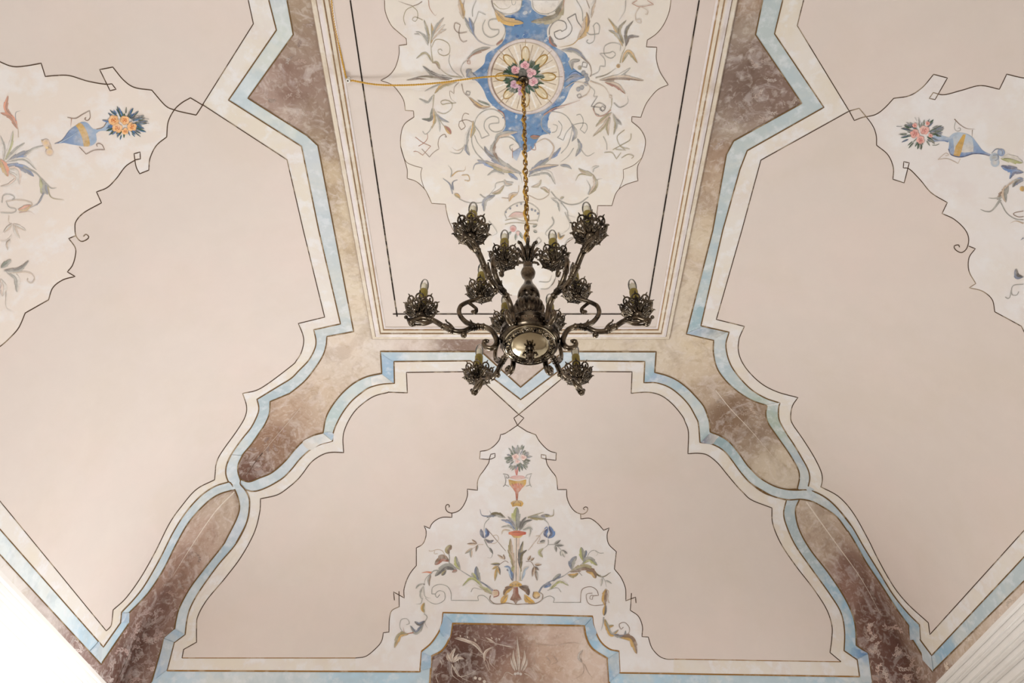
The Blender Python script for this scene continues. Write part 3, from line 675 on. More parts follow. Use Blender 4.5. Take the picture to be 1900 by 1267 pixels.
motif('painted_acanthus', """
F 0 160 5.9375
L 11 orr/rb 190,470 s120,340 0,290
L 10 rb/orr 130,330 s60,240 85,100
S 2 tan t 200,560 s190,450 120,330
S 1.5 sl t 170,380 s170,290 225,265
L 9 olg/lt 40,820 s110,650 140,490
L 9 lt/gr 60,810 s170,700 270,620
L 7 gr/lt 30,810 s40,680 0,540
L 13 bl/sl 80,830 s220,760 370,700
L 6 lt/gr 250,770 s370,690 480,650
L 7 gr/lt 60,830 s260,800 400,920
L 14 sl/bl 70,860 s250,900 370,990
S 4 gr t 250,880 s400,960 s480,1080 s520,1180
L 10 lt/pale 60,900 s190,920 210,1080
L 8 pale/lt 40,920 s170,1000 s100,1080 0,1100
L 14 olg/gr 440,1000 s470,1100 450,1180
L 14 sl/gr 520,1190 s490,1120 500,1060
S 3 gr t 500,1070 s560,1120 620,1115
S 3 ol t 520,1100 s560,1220 700,1250
L 16 oc/orr 0,800 s40,880 80,990
S 3 sl t 480,1170 s440,1240 400,1310
F 0 360 3.805
S 2.5 sl t 300,0 s270,60 200,100
L 12 orr/oc 215,75 s170,100 125,110
S 1.5 rb t 130,130 s200,120 240,140
S 1.3 gr c 0,130 s90,130 s110,105 s60,90 s40,50
S 1.3 gr c 10,60 s20,10 s60,0 s100,20 s80,45
S 1.3 tan c 45,50 s130,40 s220,60 215,90
S 1 tan c 60,150 s60,200 90,215
L 7 tan/lt 90,210 180,255
L 7 lt/tan 92,215 s110,270 135,310
L 6 lt/tan 80,210 20,270
L 6 tan/lt 70,320 s50,350 50,395
S 1 lt c 0,330 s40,330 80,290
L 11 gr/grn 0,520 s40,490 75,462
L 9 gr/dk 20,540 s130,530 200,468
L 12 gr/lt 40,545 s110,590 115,690
S 1.4 tan c 60,555 s190,550 s240,590 s220,625 s190,615 s195,595
L 12 pale/lt 0,600 s20,650 10,720
S 1.6 lt t 40,690 s40,800 100,835
""", fade=.3)
# ------------------------------------------------------------------ right field
RM_TOP = path((Z3, "937,610 965,662 s1010,645 s1080,630 s1130,595 1182,540 s1270,525 s1340,480 1402,408 1478,428 1410,547 1378,540 1400,508 s1460,520 s1560,495 s1660,470 1765,490 1805,407 s1899,428 s2000,430 2150,400"))
RM_BOT = path((Z3, "937,610 992,595 s1060,680 s1085,740 1088,798 s1150,850 s1180,920 1178,985 1240,1005 1268,895 1238,888 1235,922 s1270,930 s1330,990 s1390,1060"), (RCR, "82,205 38,297 s140,345 s230,430 s262,510 s245,590 s200,625 s150,600 s140,570 s175,560 185,580"))
RM_BOT2 = path((RCR, "262,570 318,592 s265,670 s265,780 322,885 268,920 s380,950 s460,1020 482,1122 705,1243 s760,1350 830,1480"))
rm_loop = np.vstack([path((Z3, "1030,645 s1080,630 s1130,595 1182,540 s1270,525 s1340,480 1402,408 1478,428 1430,515 s1460,520 s1560,495 s1660,470 1765,490 1805,407 s1899,428 s2000,430 2150,400")),
                     RM_BOT2[::-1], path((RCR, "262,570 s262,510 s230,430 s140,345 38,297 82,205")), path((Z3, "1390,1060 s1330,990 s1270,930 1235,1005 1178,985 s1180,920 s1150,850 1088,798 s1085,740 1030,645"))])
side_ground(rm_loop, R1, 1, RM_TOP[-1], WHITE)
for q in (RM_TOP, RM_BOT, RM_BOT2): line_obj('painted_dark_line', q, 1.7, DK, off=.0044, mir=False)
motif('painted_vase', """
F 1660 200 7.917
P 1 lbl/bl 560,430 620,360 700,400 s760,420 800,430 s850,380 s930,355 s1040,370 s1140,420 s1220,520 s1300,620 1420,680 1400,705 s1250,675 s1100,680 s1000,715 s920,715 s850,690 s795,630 s800,500 s720,490 s640,490 560,500
P 1 lbl/lt 860,430 s900,370 s1020,370 s1130,430 s1160,540 1160,640 s1000,650 s880,620
P 1 gold/oc 1010,385 1050,385 985,640 950,725 865,695 s900,560
S 2 dbl c 795,600 s830,680 s930,715 s1020,712 s1150,672 s1280,672 1400,700
S 2.5 bl c 570,490 s650,475 s720,475 790,495
S 1.6 br t 880,160 s960,240 s1060,300 1190,310
S 1.2 br t 1145,320 1140,430
S 1 gr c 900,190 s880,290 s920,340 s970,325 s960,290 s930,300
S 1 tan c 640,760 s700,700 s760,660 s800,690 750,700
S 1 tan c 650,755 s760,740 s850,770 935,815 970,740
D 9 lbl/gr 1470,730
D 8 lbl/lt 1480,800
D 7 bl/lbl 1570,650
S 1.6 sl c 1430,660 s1500,600 s1580,620 s1590,680
S 1.6 sl c 1450,690 s1520,690 s1520,750 s1480,770
L 17 olg/lt 1560,740 s1700,740 1890,800
L 13 dbl/bl 1810,880 s1680,890 1570,850
L 10 bl/dbl 1900,945 s1760,940 1695,1040
L 8 bl/sl 1900,1040 s1830,1050 1800,1130
L 8 gr/dk 1860,1040 s1780,1080 1740,1160
""", label='pale blue painted vase with a gilt band')
bq = Motif()
bouquet(bq, at((1660, 200, 7.917), '400,370'), 38, 26, -.1, 75, ('grn', 'dgr', 'gr', 'sl', 'dgr'), 5)
for q, rr in (('440,320', 8.5), ('300,375', 8.5), ('385,465', 7.5), ('300,250', 4.5), ('530,400', 4), ('490,220', 4)): bq.rose(at((1660, 200, 7.917), q), rr, (216, 160, 150), (178, 84, 80))
bq.draw("""
F 1660 200 7.917
S .8 dk c 30,265 110,268
S .9 dk c 100,300 s160,290 230,320
S .8 gr c 60,380 s100,390 170,400
S .8 gr c 300,130 330,190
S .8 gr c 350,130 370,190
S 1 dgr c 560,540 s620,540 660,520
""")
o = bq.build('painted_bouquet', ceiling, .0056); o['label'] = 'painted bouquet of pink roses in the pale vase'
motif('painted_acanthus', """
F 1740 330 4.525
L 15 br/gr 600,60 s560,120 500,180
L 12 gr/tan 575,205 s560,130 570,60
S 5 gr t 530,180 s460,270 s410,280 360,262
S 3 gr t 520,165 s470,170 425,165
S 1.6 gr c 530,200 s580,290 s650,340 724,350
S 2.5 tan t 724,380 s660,360 610,378
S 1.2 br c 724,275 s650,290 s640,305 s680,325 724,322
L 10 bl/sl 724,20 s670,30 630,75
L 9 gold/oc 724,70 s710,90 724,110
S 3 sl t 724,500 700,520
L 11 dk/sl 724,830 s670,820 660,760
S 1.2 gr c 724,890 s640,900 s620,950 s610,1000 s590,1010 s570,995
S 1.2 gr c 620,940 s630,980 s670,980 s685,950
F 1660 200 7.917
S 4 tan t 1760,1070 s1650,1150 1540,1260
""")
# ------------------------------------------------------------------ front field
FM_L = path((Z7, "957,25 985,45 950,85"), (FA, "s770,30 705,45 s680,130 s600,220 s510,275 405,293 395,403 s540,410 620,380 622,323 560,335 s540,400 s530,460 s460,570 s400,650 s365,740 365,865 215,848 s215,950 s170,1070 s100,1160 s0,1200"), (FB, "s720,75 s690,30 s692,-15 s720,-35 s745,-15 735,8"))
FM_L2 = path((FB, "780,95 780,155 s640,155 s540,200 s480,260 455,320 370,280 s400,350 s395,450 s350,550 258,605 258,865 s180,960 s120,1070 s80,1200 s75,1267"), (J7, "300,330 180,262 190,355"))
FM_L3 = path((J7, "240,255 243,425 s160,470 s135,560 130,705 68,712 s50,800 s0,870 s-120,970 -240,992"))
FM_R = path((Z7, "957,25 930,45 950,85"), (FA, "1090,0 1220,50 s1270,140 s1370,250 s1440,295 1520,315 1515,425 1370,408 1300,390 1300,340 1368,350 1370,410 s1390,490 s1450,580 s1520,680 1540,855 1672,855 s1680,980 s1730,1100 s1800,1180"), (FC, "s1080,103 s1130,105 s1180,70 s1190,20 s1160,0 s1125,25 1145,45"))
FM_R2 = path((FC, "1085,100 1090,180 s1220,170 s1330,240 1425,345 1505,310 s1475,420 s1500,550 1610,660 1582,915 s1680,1040 s1740,1180 s1750,1267"), (J8, "1312,360 1420,320 1425,385"))
FM_R3 = path((J8, "1375,275 1362,465 s1450,530 s1495,640 1490,755 1560,760 s1600,880 s1680,970 s1760,1003 1840,1006"))
fl = path((Z7, "950,85"), (FA, "s770,30 705,45 s680,130 s600,220 s510,275 405,293 395,403 545,405 s530,460 s460,570 s400,650 s365,740 365,865 215,848 s215,950 s170,1070 s100,1160 s0,1200"), (FB, "780,95 780,155 s640,155 s540,200 s480,260 455,320 370,280 s400,350 s395,450 s350,550 258,605 258,865 s180,960 s120,1070 s80,1200 s75,1267"),
          (J7, "300,330 243,300 243,425 s160,470 s135,560 130,705 68,712 s50,800 s0,870 s-120,970 -240,992 -240,1125 465,1135 485,912 s585,827 s675,700 s710,600 720,486"))
frr = path((Z7, "950,85"), (FA, "1090,0 1220,50 s1270,140 s1370,250 s1440,295 1520,315 1515,425 1372,408 s1390,490 s1450,580 s1520,680 1540,855 1672,855 s1680,980 s1730,1100 s1800,1180"), (FC, "1085,100 1090,180 s1220,170 s1330,240 1425,345 1505,310 s1475,420 s1500,550 1610,660 1582,915 s1680,1040 s1740,1180 s1750,1267"),
           (J8, "1312,360 1372,335 1362,465 s1450,530 s1495,640 1490,755 1560,760 s1600,880 s1680,970 s1760,1003 1840,1006 1840,1145 1250,1148 1240,912 s1135,887 s1035,797 s965,640 950,526"))
ground('painted_ground', np.vstack([fl, frr[::-1][:-1]]), mir=True)
for q in (FM_L, FM_L2, FM_L3, FM_R, FM_R2, FM_R3): line_obj('painted_dark_line', q, 1.5, DK, off=.0044, mir='all')
motif('painted_urn', """
F 840 800 7.917
P 1 pk/rd 895,515 975,515 950,645 930,645
P 1 pk/pale 825,685 s880,655 950,650 s1040,655 1075,690 950,720
P 0 oc/gold 818,705 s950,730 1080,705 s1070,780 s1000,850 s950,880 s880,840 s830,780
P 1 orr/ru 850,790 s950,760 1050,790 s1000,860 965,900 955,1015 930,1015 920,900 s890,850
P 0 oc/gold 850,1050 s890,1020 s950,1015 s1010,1020 1040,1060 s1010,1105 s940,1095 s880,1110
S 2 rd t 930,770 s925,880 940,1000
S 1 ru c 870,760 890,810
S 1 ru c 960,760 970,800
S 1 ru c 1000,760 1010,800
S 1 br c 930,1030 s890,1060 900,1095
S 1 br c 960,1030 s1000,1060 990,1095
S 1 dk c 740,625 s810,640 s825,680 s790,685 s795,660
S 1 dk c 760,640 s780,720 s765,790 740,810
S 1 dk c 770,785 825,810
S 1 gr c 1165,620 s1090,640 s1075,680 s1110,685
S 1 gr c 1150,640 s1125,720 s1140,790 1160,815
S 1 gr c 1135,790 1075,805
""", label='red and gold painted urn', mir='all')
bq = Motif(.18); bouquet(bq, at(FA, '955,400'), 23, 23, 0, 85, ('grn', 'gr', 'dgr', 'sl', 'grn'), 9)
for q, rr in (('920,370', 6), ('1040,380', 5.5), ('950,440', 4)): bq.rose(at(FA, q), rr, (226, 198, 190), (200, 128, 120))
o = bq.build('painted_bouquet', ceiling, .0056); o['label'] = 'painted posy of pink flowers above the red urn'; mirror_mesh(o)
motif('painted_candelabrum', """
F 740 940 7.917
L 20 gr/olg 1738,355 s1720,170 1735,5
L 8 gr/dk 1720,350 s1680,230 1600,140
L 8 dbl/bl 1700,330 s1640,230 1500,190
L 7 gr/lt 1690,340 s1620,290 1500,300
L 5 tan/lt 1640,350 s1540,350 1510,410
S 2 gr t 1720,350 s1680,260 1620,200
S 2 gr t 1700,350 s1650,310 1560,300
L 10 dol/gr 1570,165 s1430,110 1290,160
S 3.5 sl t 1400,135 s1230,130 1192,35
S 2 dk t 1420,130 s1360,110 1335,55
S 1.8 gr t 1330,170 s1260,260 1250,420
L 8 dbl/sl 1250,465 s1220,400 1205,325
L 9 dbl/bl 1255,465 s1300,400 1275,310
L 7 dbl/dk 1262,468 s1330,515 1395,490
S 1 br c 1285,315 1570,650
S 1 tan c 1375,430 s1440,415 s1465,480 s1400,542 s1290,510 1260,470
S 2.4 gr t 1255,480 s1310,590 s1375,650 s1360,745 1300,748
L 5 gr/dk 1330,600 1385,695
S 1 tan c 1240,555 1165,555 s1110,600 1060,625
L 5 br/tan 1150,550 1072,480
L 5 br/tan 1140,548 1000,545
L 5 br/gr 1162,560 1130,662
L 6 tan/gr 1085,610 970,690
L 6 gr/tan 1062,620 1060,752
S 1 br c 1610,825 s1560,795 1440,880
L 5 br/tan 1545,770 1448,705
L 5 br/tan 1552,780 1535,698
L 5 ol/dk 1490,838 1345,845
L 5 oc/ol 1450,870 1370,920
L 6 oc/ol 1440,895 1410,1095
L 6 oc/dk 1455,870 1490,1005
P 0 cr/pale 1695,450 1775,450 1760,1100 1710,1100
P 0 oc/ye 1650,415 s1735,405 1825,415 s1780,455 s1690,455
P 0 orr/rd 1612,372 s1740,350 1868,372 1868,405 s1740,430 1612,405
S 1.2 ru c 1640,385 s1740,372 1840,388
S 1.2 dk c 1728,455 1722,1100
L 10 tan/ol 1690,800 s1645,640 1640,465
L 9 tan/ol 1680,900 s1665,760 1600,630
L 10 ol/dk 1790,900 s1780,700 1825,505
L 9 dol/dk 1790,920 s1790,720 1880,635
S 5 tan t 1670,1085 s1690,900 1680,760
S 5 ol t 1790,1090 s1795,950 1790,830
L 9 sl/dbl 1675,1095 s1640,950 1580,925
L 8 bl/lbl 1660,1060 s1620,900 1545,880
L 9 lbl/lt 1800,1085 s1840,930 1910,880
L 7 olg/ol 1665,960 s1670,910 1695,865
F 700 1054 5.9375
P 0 oc/gold 1460,175 s1525,140 1590,175 1600,205 1450,205
D 3 gold/br 1490,185 1525,180 1560,185
L 13 br/oc 1500,205 s1430,240 1395,300
L 13 br/dbr 1560,205 s1640,230 1668,300
L 13 oc/gold 1440,290 s1400,340 1368,395
L 13 oc/gold 1620,290 s1660,350 1735,390
P 1 ru/br 1500,210 1550,210 1555,280 1592,345 1550,362 1525,402 1500,362 1462,348 1495,280
S 1.6 br c 1250,300 s1240,345 s1290,390 s1350,395 s1430,385 s1525,400 s1620,395 s1740,390 s1810,350 s1822,290 1790,270
D 7 pale/oc 1305,275
D 7 oc/ye 1752,300
S 1.6 ru c 1280,245 s1330,250 s1335,300 s1280,320
S 1.6 br c 1725,260 s1715,310 s1750,335 s1790,310
F 940 940 7.917
L 8 gr/dk 190,350 s230,230 290,150
L 7 gr/dk 210,340 s270,230 380,190
L 5 gr/lt 230,340 s330,290 385,340
L 5 lt/gr 240,345 s340,330 330,450
S 3 ol t 310,160 s420,120 545,80
L 10 ol/gr 320,155 s440,160 575,180
L 7 dbl/dk 500,130 645,132
S 3.5 ol t 560,135 s680,130 690,35
S 1.8 gr t 540,180 s600,230 635,300
L 11 bl/dbl 605,465 s670,400 625,285
L 9 bl/dbl 600,455 s570,400 603,325
S 1.6 bl c 605,330 s590,295 555,330
S 1 tan c 560,330 320,640
S 1 tan c 430,430 s490,430 s480,490 s450,540 s560,530
S 1.4 gr t 610,480 s605,560 515,635
L 7 olg/ol 540,610 s485,670 530,745
L 6 dk/gr 565,500 485,520
S 1 gr c 610,555 700,555 s760,590 800,640
L 5 dk/gr 700,550 795,488
L 5 dk/gr 705,560 845,570
L 5 gr/dk 712,570 730,668
L 6 gr/dk 805,640 895,690
L 6 gr/lt 805,640 855,745
L 5 gr/lt 800,645 800,725
S 1 br c 285,805 s360,810 430,930
L 5 br/tan 310,790 355,715
L 5 br/tan 350,790 405,750
L 5 br/tan 412,852 515,850
L 5 br/dk 415,880 475,935
L 6 br/tan 405,880 378,1030
L 6 br/gr 430,930 450,1088
""", mir='all')
motif('painted_branch', """
F 740 940 7.917
S 3.4 sl/gr t 1390,1245 s1290,1160 s1180,1090 s1030,1010 s900,930 s780,860 s720,800
L 13 gr/sl 1200,1095 s1150,1000 1140,875
L 9 olg/gr 1140,1075 1070,970
L 11 gr/olg 905,925 s850,830 835,725
L 15 br/ru 745,800 s640,760 530,852
L 13 br/ol 740,705 s720,640 772,565
S 2 gr c 740,825 s745,740 735,690
S 1 tan c 700,760 s640,650 s560,630 s500,650 s455,655 445,638
S 1 tan c 530,650 s520,690 572,690
L 15 gr/dk 855,930 s700,880 530,1020
L 8 ol/dk 700,930 630,1010
L 6 ru/br 860,935 780,962
S 4 orr t 490,970 s410,960 338,970
S 2 gr c 620,935 s520,940 480,980
S 2 gr t 480,980 s400,1050 372,1150
L 6 gr/br 470,1000 s440,1080 450,1168
L 7 gr/lt 365,1130 s300,1160 250,1205
D 1.8 dk/dk 372,1140
L 10 olg/lt 1250,1210 s1080,1070 935,1165
L 9 olg/ol 1380,1290 s1300,1230 1180,1170
S 1 gr c 1220,1220 s1100,1195 1060,1255
S 3 sl t 1400,1250 s1300,1160 1190,1110
F 700 1054 5.9375
S 1.1 gr c 600,285 s610,215 s680,180 s770,200 s812,270 815,355 1115,358 s1110,310 s1160,300 s1210,330 s1250,380 s1290,395
S 1.1 gr c 600,285 645,285
S 1.1 gr c 690,290 s660,325 s640,290 s680,250 s740,270 s740,350 s660,395 s590,380 s530,330
L 7 gr/lt 510,195 s480,290 500,350
S 2 gr t 510,200 s525,310 590,332
S 2 gr t 500,330 s480,390 425,397
L 8 oc/ol 520,380 s500,440 520,495
S 2 gr t 515,500 s550,540 s525,600 555,662
L 8 sl/dk 525,580 s470,620 412,590
L 9 sl/gr 510,620 s430,710 365,635
S 2 rb t 400,712 s310,720 285,650
S 1 gr c 320,625 s355,610 s330,560 s265,570 s250,650 s290,715
L 11 ol/oc 345,730 s250,740 190,880
""", mir='all')
motif('painted_branch', """
F 940 940 7.917
S 3.4 sl/gr t 470,1265 s530,1170 s660,1090 s830,1020 s930,950 s1030,900 s1110,830
L 11 sl/gr 665,1095 s740,1040 795,985
L 11 bl/sl 540,1190 s600,1150 655,1138
L 14 gr/sl 958,935 s960,820 1027,728
L 13 gr/olg 1128,805 s1110,700 1095,592
L 8 sl/gr 1135,760 1168,638
L 12 olg/gr 1110,840 s1210,770 1332,862
S 1 gr c 1160,790 s1220,670 s1290,640 s1360,680 1425,680
S 1 lt c 1290,640 s1340,690 s1310,720
L 14 br/ol 930,960 s1150,890 1320,975
S 4.5 dol t 1240,932 s1400,1030 1528,965
L 14 oc/br 1160,950 s1260,960 1308,1052
L 9 ol/oc 890,995 s980,1015 1055,975
S 1 dk c 1060,960 1108,1012
L 10 olg/lt 620,1220 s770,1090 912,1158
S 1 gr c 600,1230 s740,1190 800,1255
S 1.5 gr t 1370,1000 s1440,1080 1465,1185
L 5 lt/gr 1450,1085 1545,1132
L 5 lt/gr 1400,1050 1385,1172
F 940 1054 5.9375
S 1.1 gr c 510,378 820,378
S 1.1 br c 812,375 s830,240 s920,205 s990,240 1012,300 s950,310 s945,345 s915,335 s930,300 s960,305
S 1.1 br c 945,275 s880,290 s895,380 s960,412 1065,405
S 1.1 gr c 515,375 s525,335 s480,308 s420,325 s380,360
L 11 oc/br 1095,225 s1075,330 1085,420
L 9 oc/dk 1090,400 1072,525
S 1.5 tan c 1080,235 s1120,250 s1115,340 1130,385
S 2 gr t 1070,540 s1060,620 1038,692
L 8 oc/ol 1080,560 s1110,640 1182,632
L 9 oc/gr 1085,590 s1150,730 1235,680
L 8 gr/sl 1165,730 s1290,760 1312,688
S 1 br c 1200,742 s1330,730 s1352,660 s1300,600 s1240,620 s1260,675 1285,650
L 14 oc/br 1250,765 s1370,780 1432,945
""", mir='all')
motif('painted_arabesque', """
F 700 1054 5.9375
L 9 cu/cr 1170,950 s1060,830 845,770
L 8 cr/cu 1060,840 s960,790 870,760
S 2 cu t 1240,1120 s1190,1000 1010,915
L 8 cu/cr 1180,1030 s1190,930 1270,865
S 2.2 cu t 1190,1060 s1240,1150 1310,1170
S 2 cr t 1245,960 s1240,1040 1310,1120
S 2.4 cr t 1480,870 s1300,830 1130,780
L 6 cr/cu 1300,830 1190,760
L 5 cr/cu 1090,810 1065,770
L 4 cr/cu 920,760 910,735
L 4 cr/cu 1000,775 990,745
L 4 cr/cu 1270,785 1250,755
L 4 cr/cu 1350,800 1335,765
L 12 cr/cu 820,1040 s820,960 860,880
L 9 cr/cu 815,1030 s780,990 775,930
L 10 cr/cu 830,1040 s900,990 955,1000
L 7 cr/cu 830,1030 s880,960 900,940
S 2.6 cr t 820,1060 s900,1190 s1010,1170 1110,1110
S 2 cr t 820,1080 s830,1180 940,1262
S 2 cr t 850,1090 s920,1200 1050,1262
S 1.6 cr t 690,1010 s710,1060 700,1100
S 1.6 cr t 670,1262 s650,1180 740,1145
D 3 cr/cr 1080,1210 1130,1220 1180,1250
L 9 cr/cu 1560,1140 s1550,930 1540,750
L 8 cr/cu 1540,1130 s1500,1000 1500,900
L 8 cr/cu 1580,1130 s1620,1000 1620,900
L 6 cr/cu 1520,1140 s1480,1050 1470,980
L 6 cr/cu 1600,1140 s1640,1060 1650,990
D 2.5 wh/cr 1520,1165 1550,1160 1580,1168
S 2 cr t 1500,1180 s1420,1150 1370,1240
S 2 cr t 1620,1160 s1680,1190 1720,1240
S 2 cu t 1400,960 s1360,980 1390,1040
S 3 cu t 1700,980 s1740,1040 1680,1060
F 940 1054 5.9375
S 2 cu t 320,830 s480,850 620,840
S 1.6 cu t 600,840 s720,820 840,840
L 9 cu/lt 830,1040 s800,970 840,900
S 2 cu t 850,1050 s840,1160 720,1240
S 2 cu t 860,1060 s900,1150 940,1200
S 3 cu t 440,980 s480,1030 460,1080
S 3 cu t 520,970 s560,1030 500,1060
""", off=.0008, mir='all', fade=.30, to=(128, 100, 90), wk=.72)
# ------------------------------------------------------------------ flat panel: ground, black line frame
CA, CB, CC, CD = (700, 0, 5.9375), (960, 0, 5.9375), (700, 200, 5.9375), (960, 200, 5.9375)
PL = path((CA, "80,0 s90,130 s150,270 s230,350 320,425 325,490 240,500 s240,600 s200,740 s130,830 40,885 s150,925 s220,990 s290,1100 310,1215 400,1220"), (CC, "405,100 s300,180 s262,290 s260,430 s300,570 s330,680 330,775 s430,810 s520,890 s560,960 600,1050 752,1060 s765,1150 s800,1265"), (I1, "s850,440 872,452 s900,500 s930,540 s965,548 985,540"))
PR = path((CB, "1690,0 s1670,130 s1610,270 s1530,370 1430,440 1420,515 1535,520 s1530,650 s1570,790 1660,932 s1540,990 s1430,1120 s1380,1230 1360,1290"), (CD, "1260,95 1258,150 s1350,230 s1405,330 s1405,430 s1370,550 s1325,640 s1320,740 1328,800 s1180,850 s1090,930 1040,1075 885,1075 s875,1150 s860,1220"), (I1, "s1068,438 s1044,460 s1032,511 s1022,530 s1000,538 985,540"))
uvL, uvR = px_uv(PL), px_uv(PR); half = np.vstack([uvL, uvR[::-1][1:]])
# front half as measured, back half the same turned round
loop = np.vstack([uvL, uvR[::-1][1:]])
back = loop[::-1]*np.array([1, -1]); back = back[back[:, 1] < uvL[0, 1]-.01]
back = back[::-1] if np.hypot(*(back[0]-loop[-1])) > np.hypot(*(back[-1]-loop[-1])) else back
fill_uv('painted_ground', np.vstack([loop, back]), .0022, M_WHITE, ceiling, (226, 217, 206), step=.06)
line_obj('painted_dark_line', PL[:-12], 1.2, (104, 82, 62), off=.0030); line_obj('painted_dark_line', PR[:-12], 1.2, (104, 82, 62), off=.0030)
line_obj('painted_dark_line', path((CC, "260,430 s310,580 s390,630 495,660 s480,720 s490,800 s520,890")), 1.0, (120, 98, 78), off=.0030)
line_obj('painted_dark_line', path((CD, "1370,550 s1280,630 1165,680 s1165,780 s1120,890")), 1.0, (120, 98, 78), off=.0030)
blk = Motif(); K = (40, 30, 24)
uvk = lambda q: q
for q, w in (("650,0 737,587", 2.6), ("1297,0 1199,586", 2.6), ("729,582 1206,582", 1.9)): blk.stroke(path((I1, q)), w, K)
o = blk.build('painted_frame_line', ceiling, .0030, M_LINE); o['label'] = 'thin black painted line framing the panel'; mirror_mesh(o, ymax=-.47)
# blue cross behind the rosette
def inside(x, y, P):
    r_ = False; j_ = len(P)-1
    for i_ in range(len(P)):
        if (P[i_][1] > y) != (P[j_][1] > y) and x < (P[j_][0]-P[i_][0])*(y-P[i_][1])/(P[j_][1]-P[i_][1])+P[i_][0]: r_ = not r_
        j_ = i_
    return r_
bc = Motif()
LX = [(976, -4), (968, 2), (965, 16), (952, 26), (936, 30), (932, 42), (938, 55), (936, 72), (924, 86), (903, 100), (898, 118), (882, 132), (866, 141), (884, 150), (896, 165), (905, 185), (920, 200), (934, 212), (938, 234), (932, 246), (950, 251), (958, 262), (966, 276), (974, 284)]
RX = [(2*976.5-x-(0 if y < 100 else -1), y) for x, y in LX]
BCP = path((I1, ' '.join(('s' if 2 < i < len(LX)-3 else '')+'%.1f,%.1f' % p for i, p in enumerate(LX))+' '+' '.join('s%.1f,%.1f' % p for p in RX[::-1][1:-1])))
bc.poly(BCP, (104, 136, 174), (112, 144, 180), step=5)
for k in range(260):
    x, y = random.uniform(890, 1062), random.uniform(4, 270)
    if inside(x, y, BCP): bc.disc((x, y), random.uniform(1.5, 5), random.uniform(1.5, 4), random.choice(((80, 114, 164), (126, 152, 186), (160, 176, 194), (94, 124, 168), (182, 190, 200))), n=7, wob=.2)
o = bc.build('painted_blue_cross', ceiling, .0026, spread=.0003); mirror_mesh(o, ymax=-.47)
# rosette wheel
rs = Motif(); c0 = (976, 141.5)
rs.disc(c0, 71, 70, (214, 202, 198), (226, 214, 204), 64)
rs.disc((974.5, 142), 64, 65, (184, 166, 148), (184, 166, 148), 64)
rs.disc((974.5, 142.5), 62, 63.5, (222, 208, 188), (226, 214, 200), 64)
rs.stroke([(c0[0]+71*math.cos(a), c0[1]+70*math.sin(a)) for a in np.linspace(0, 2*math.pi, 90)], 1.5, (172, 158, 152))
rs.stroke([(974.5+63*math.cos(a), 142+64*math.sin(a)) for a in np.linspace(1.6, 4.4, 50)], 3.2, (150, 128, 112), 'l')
for k in range(32):
    a = k*2*math.pi/32+.05
    rs.stroke([(974+24*math.cos(a), 142+24*math.sin(a)), (974+60*math.cos(a), 142+61*math.sin(a))], 1.5 if k % 2 else 3.0, (170, 150, 128) if k % 2 else (238, 231, 222), 'c')
for k in range(8):
    a = -math.pi/2+k*math.pi/4; d = np.array([math.cos(a), math.sin(a)]); n = np.array([-d[1], d[0]]); cc = np.array([975, 142.0])
    pts = [cc+d*(41+15*math.cos(t))+n*7.2*math.sin(t) for t in np.linspace(-2.6, 2.6, 26)]
    rs.poly(np.array(pts), (222, 206, 172), (210, 190, 152), step=5); rs.stroke(pts, 2.3, (164, 128, 66)); rs.stroke([cc+d*44, cc+d*54], 2.4, (238, 228, 206), 'l'); rs.stroke([cc+d*57, cc+d*69], 1.2, (166, 142, 110))
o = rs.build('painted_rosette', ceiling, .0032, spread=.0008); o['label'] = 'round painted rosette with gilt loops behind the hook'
wr = Motif(); DW = (880, 60, 7.917); bouquet(wr, (970, 143), 34, 32, 0, 150, ('grn', 'dgr', 'grn', 'dgr', 'gr'), 11, 2.0)
wr.disc((971, 143), 18, 17, (58, 66, 56), (44, 40, 36), 20)
for q, rr, c in (('605,545', 8, 0), ('745,480', 8, 0), ('835,590', 9, 0), ('865,720', 8.5, 0), ('590,760', 8, 1), ('680,820', 6.5, 1), ('680,890', 4.5, 1)):
    wr.rose(at(DW, q), rr, ((218, 172, 176), (200, 164, 178))[c], ((176, 96, 112), (150, 96, 124))[c])
o = wr.build('painted_rose_wreath', ceiling, .0044, spread=.0008); o['label'] = 'painted wreath of pink roses round the ceiling hook'
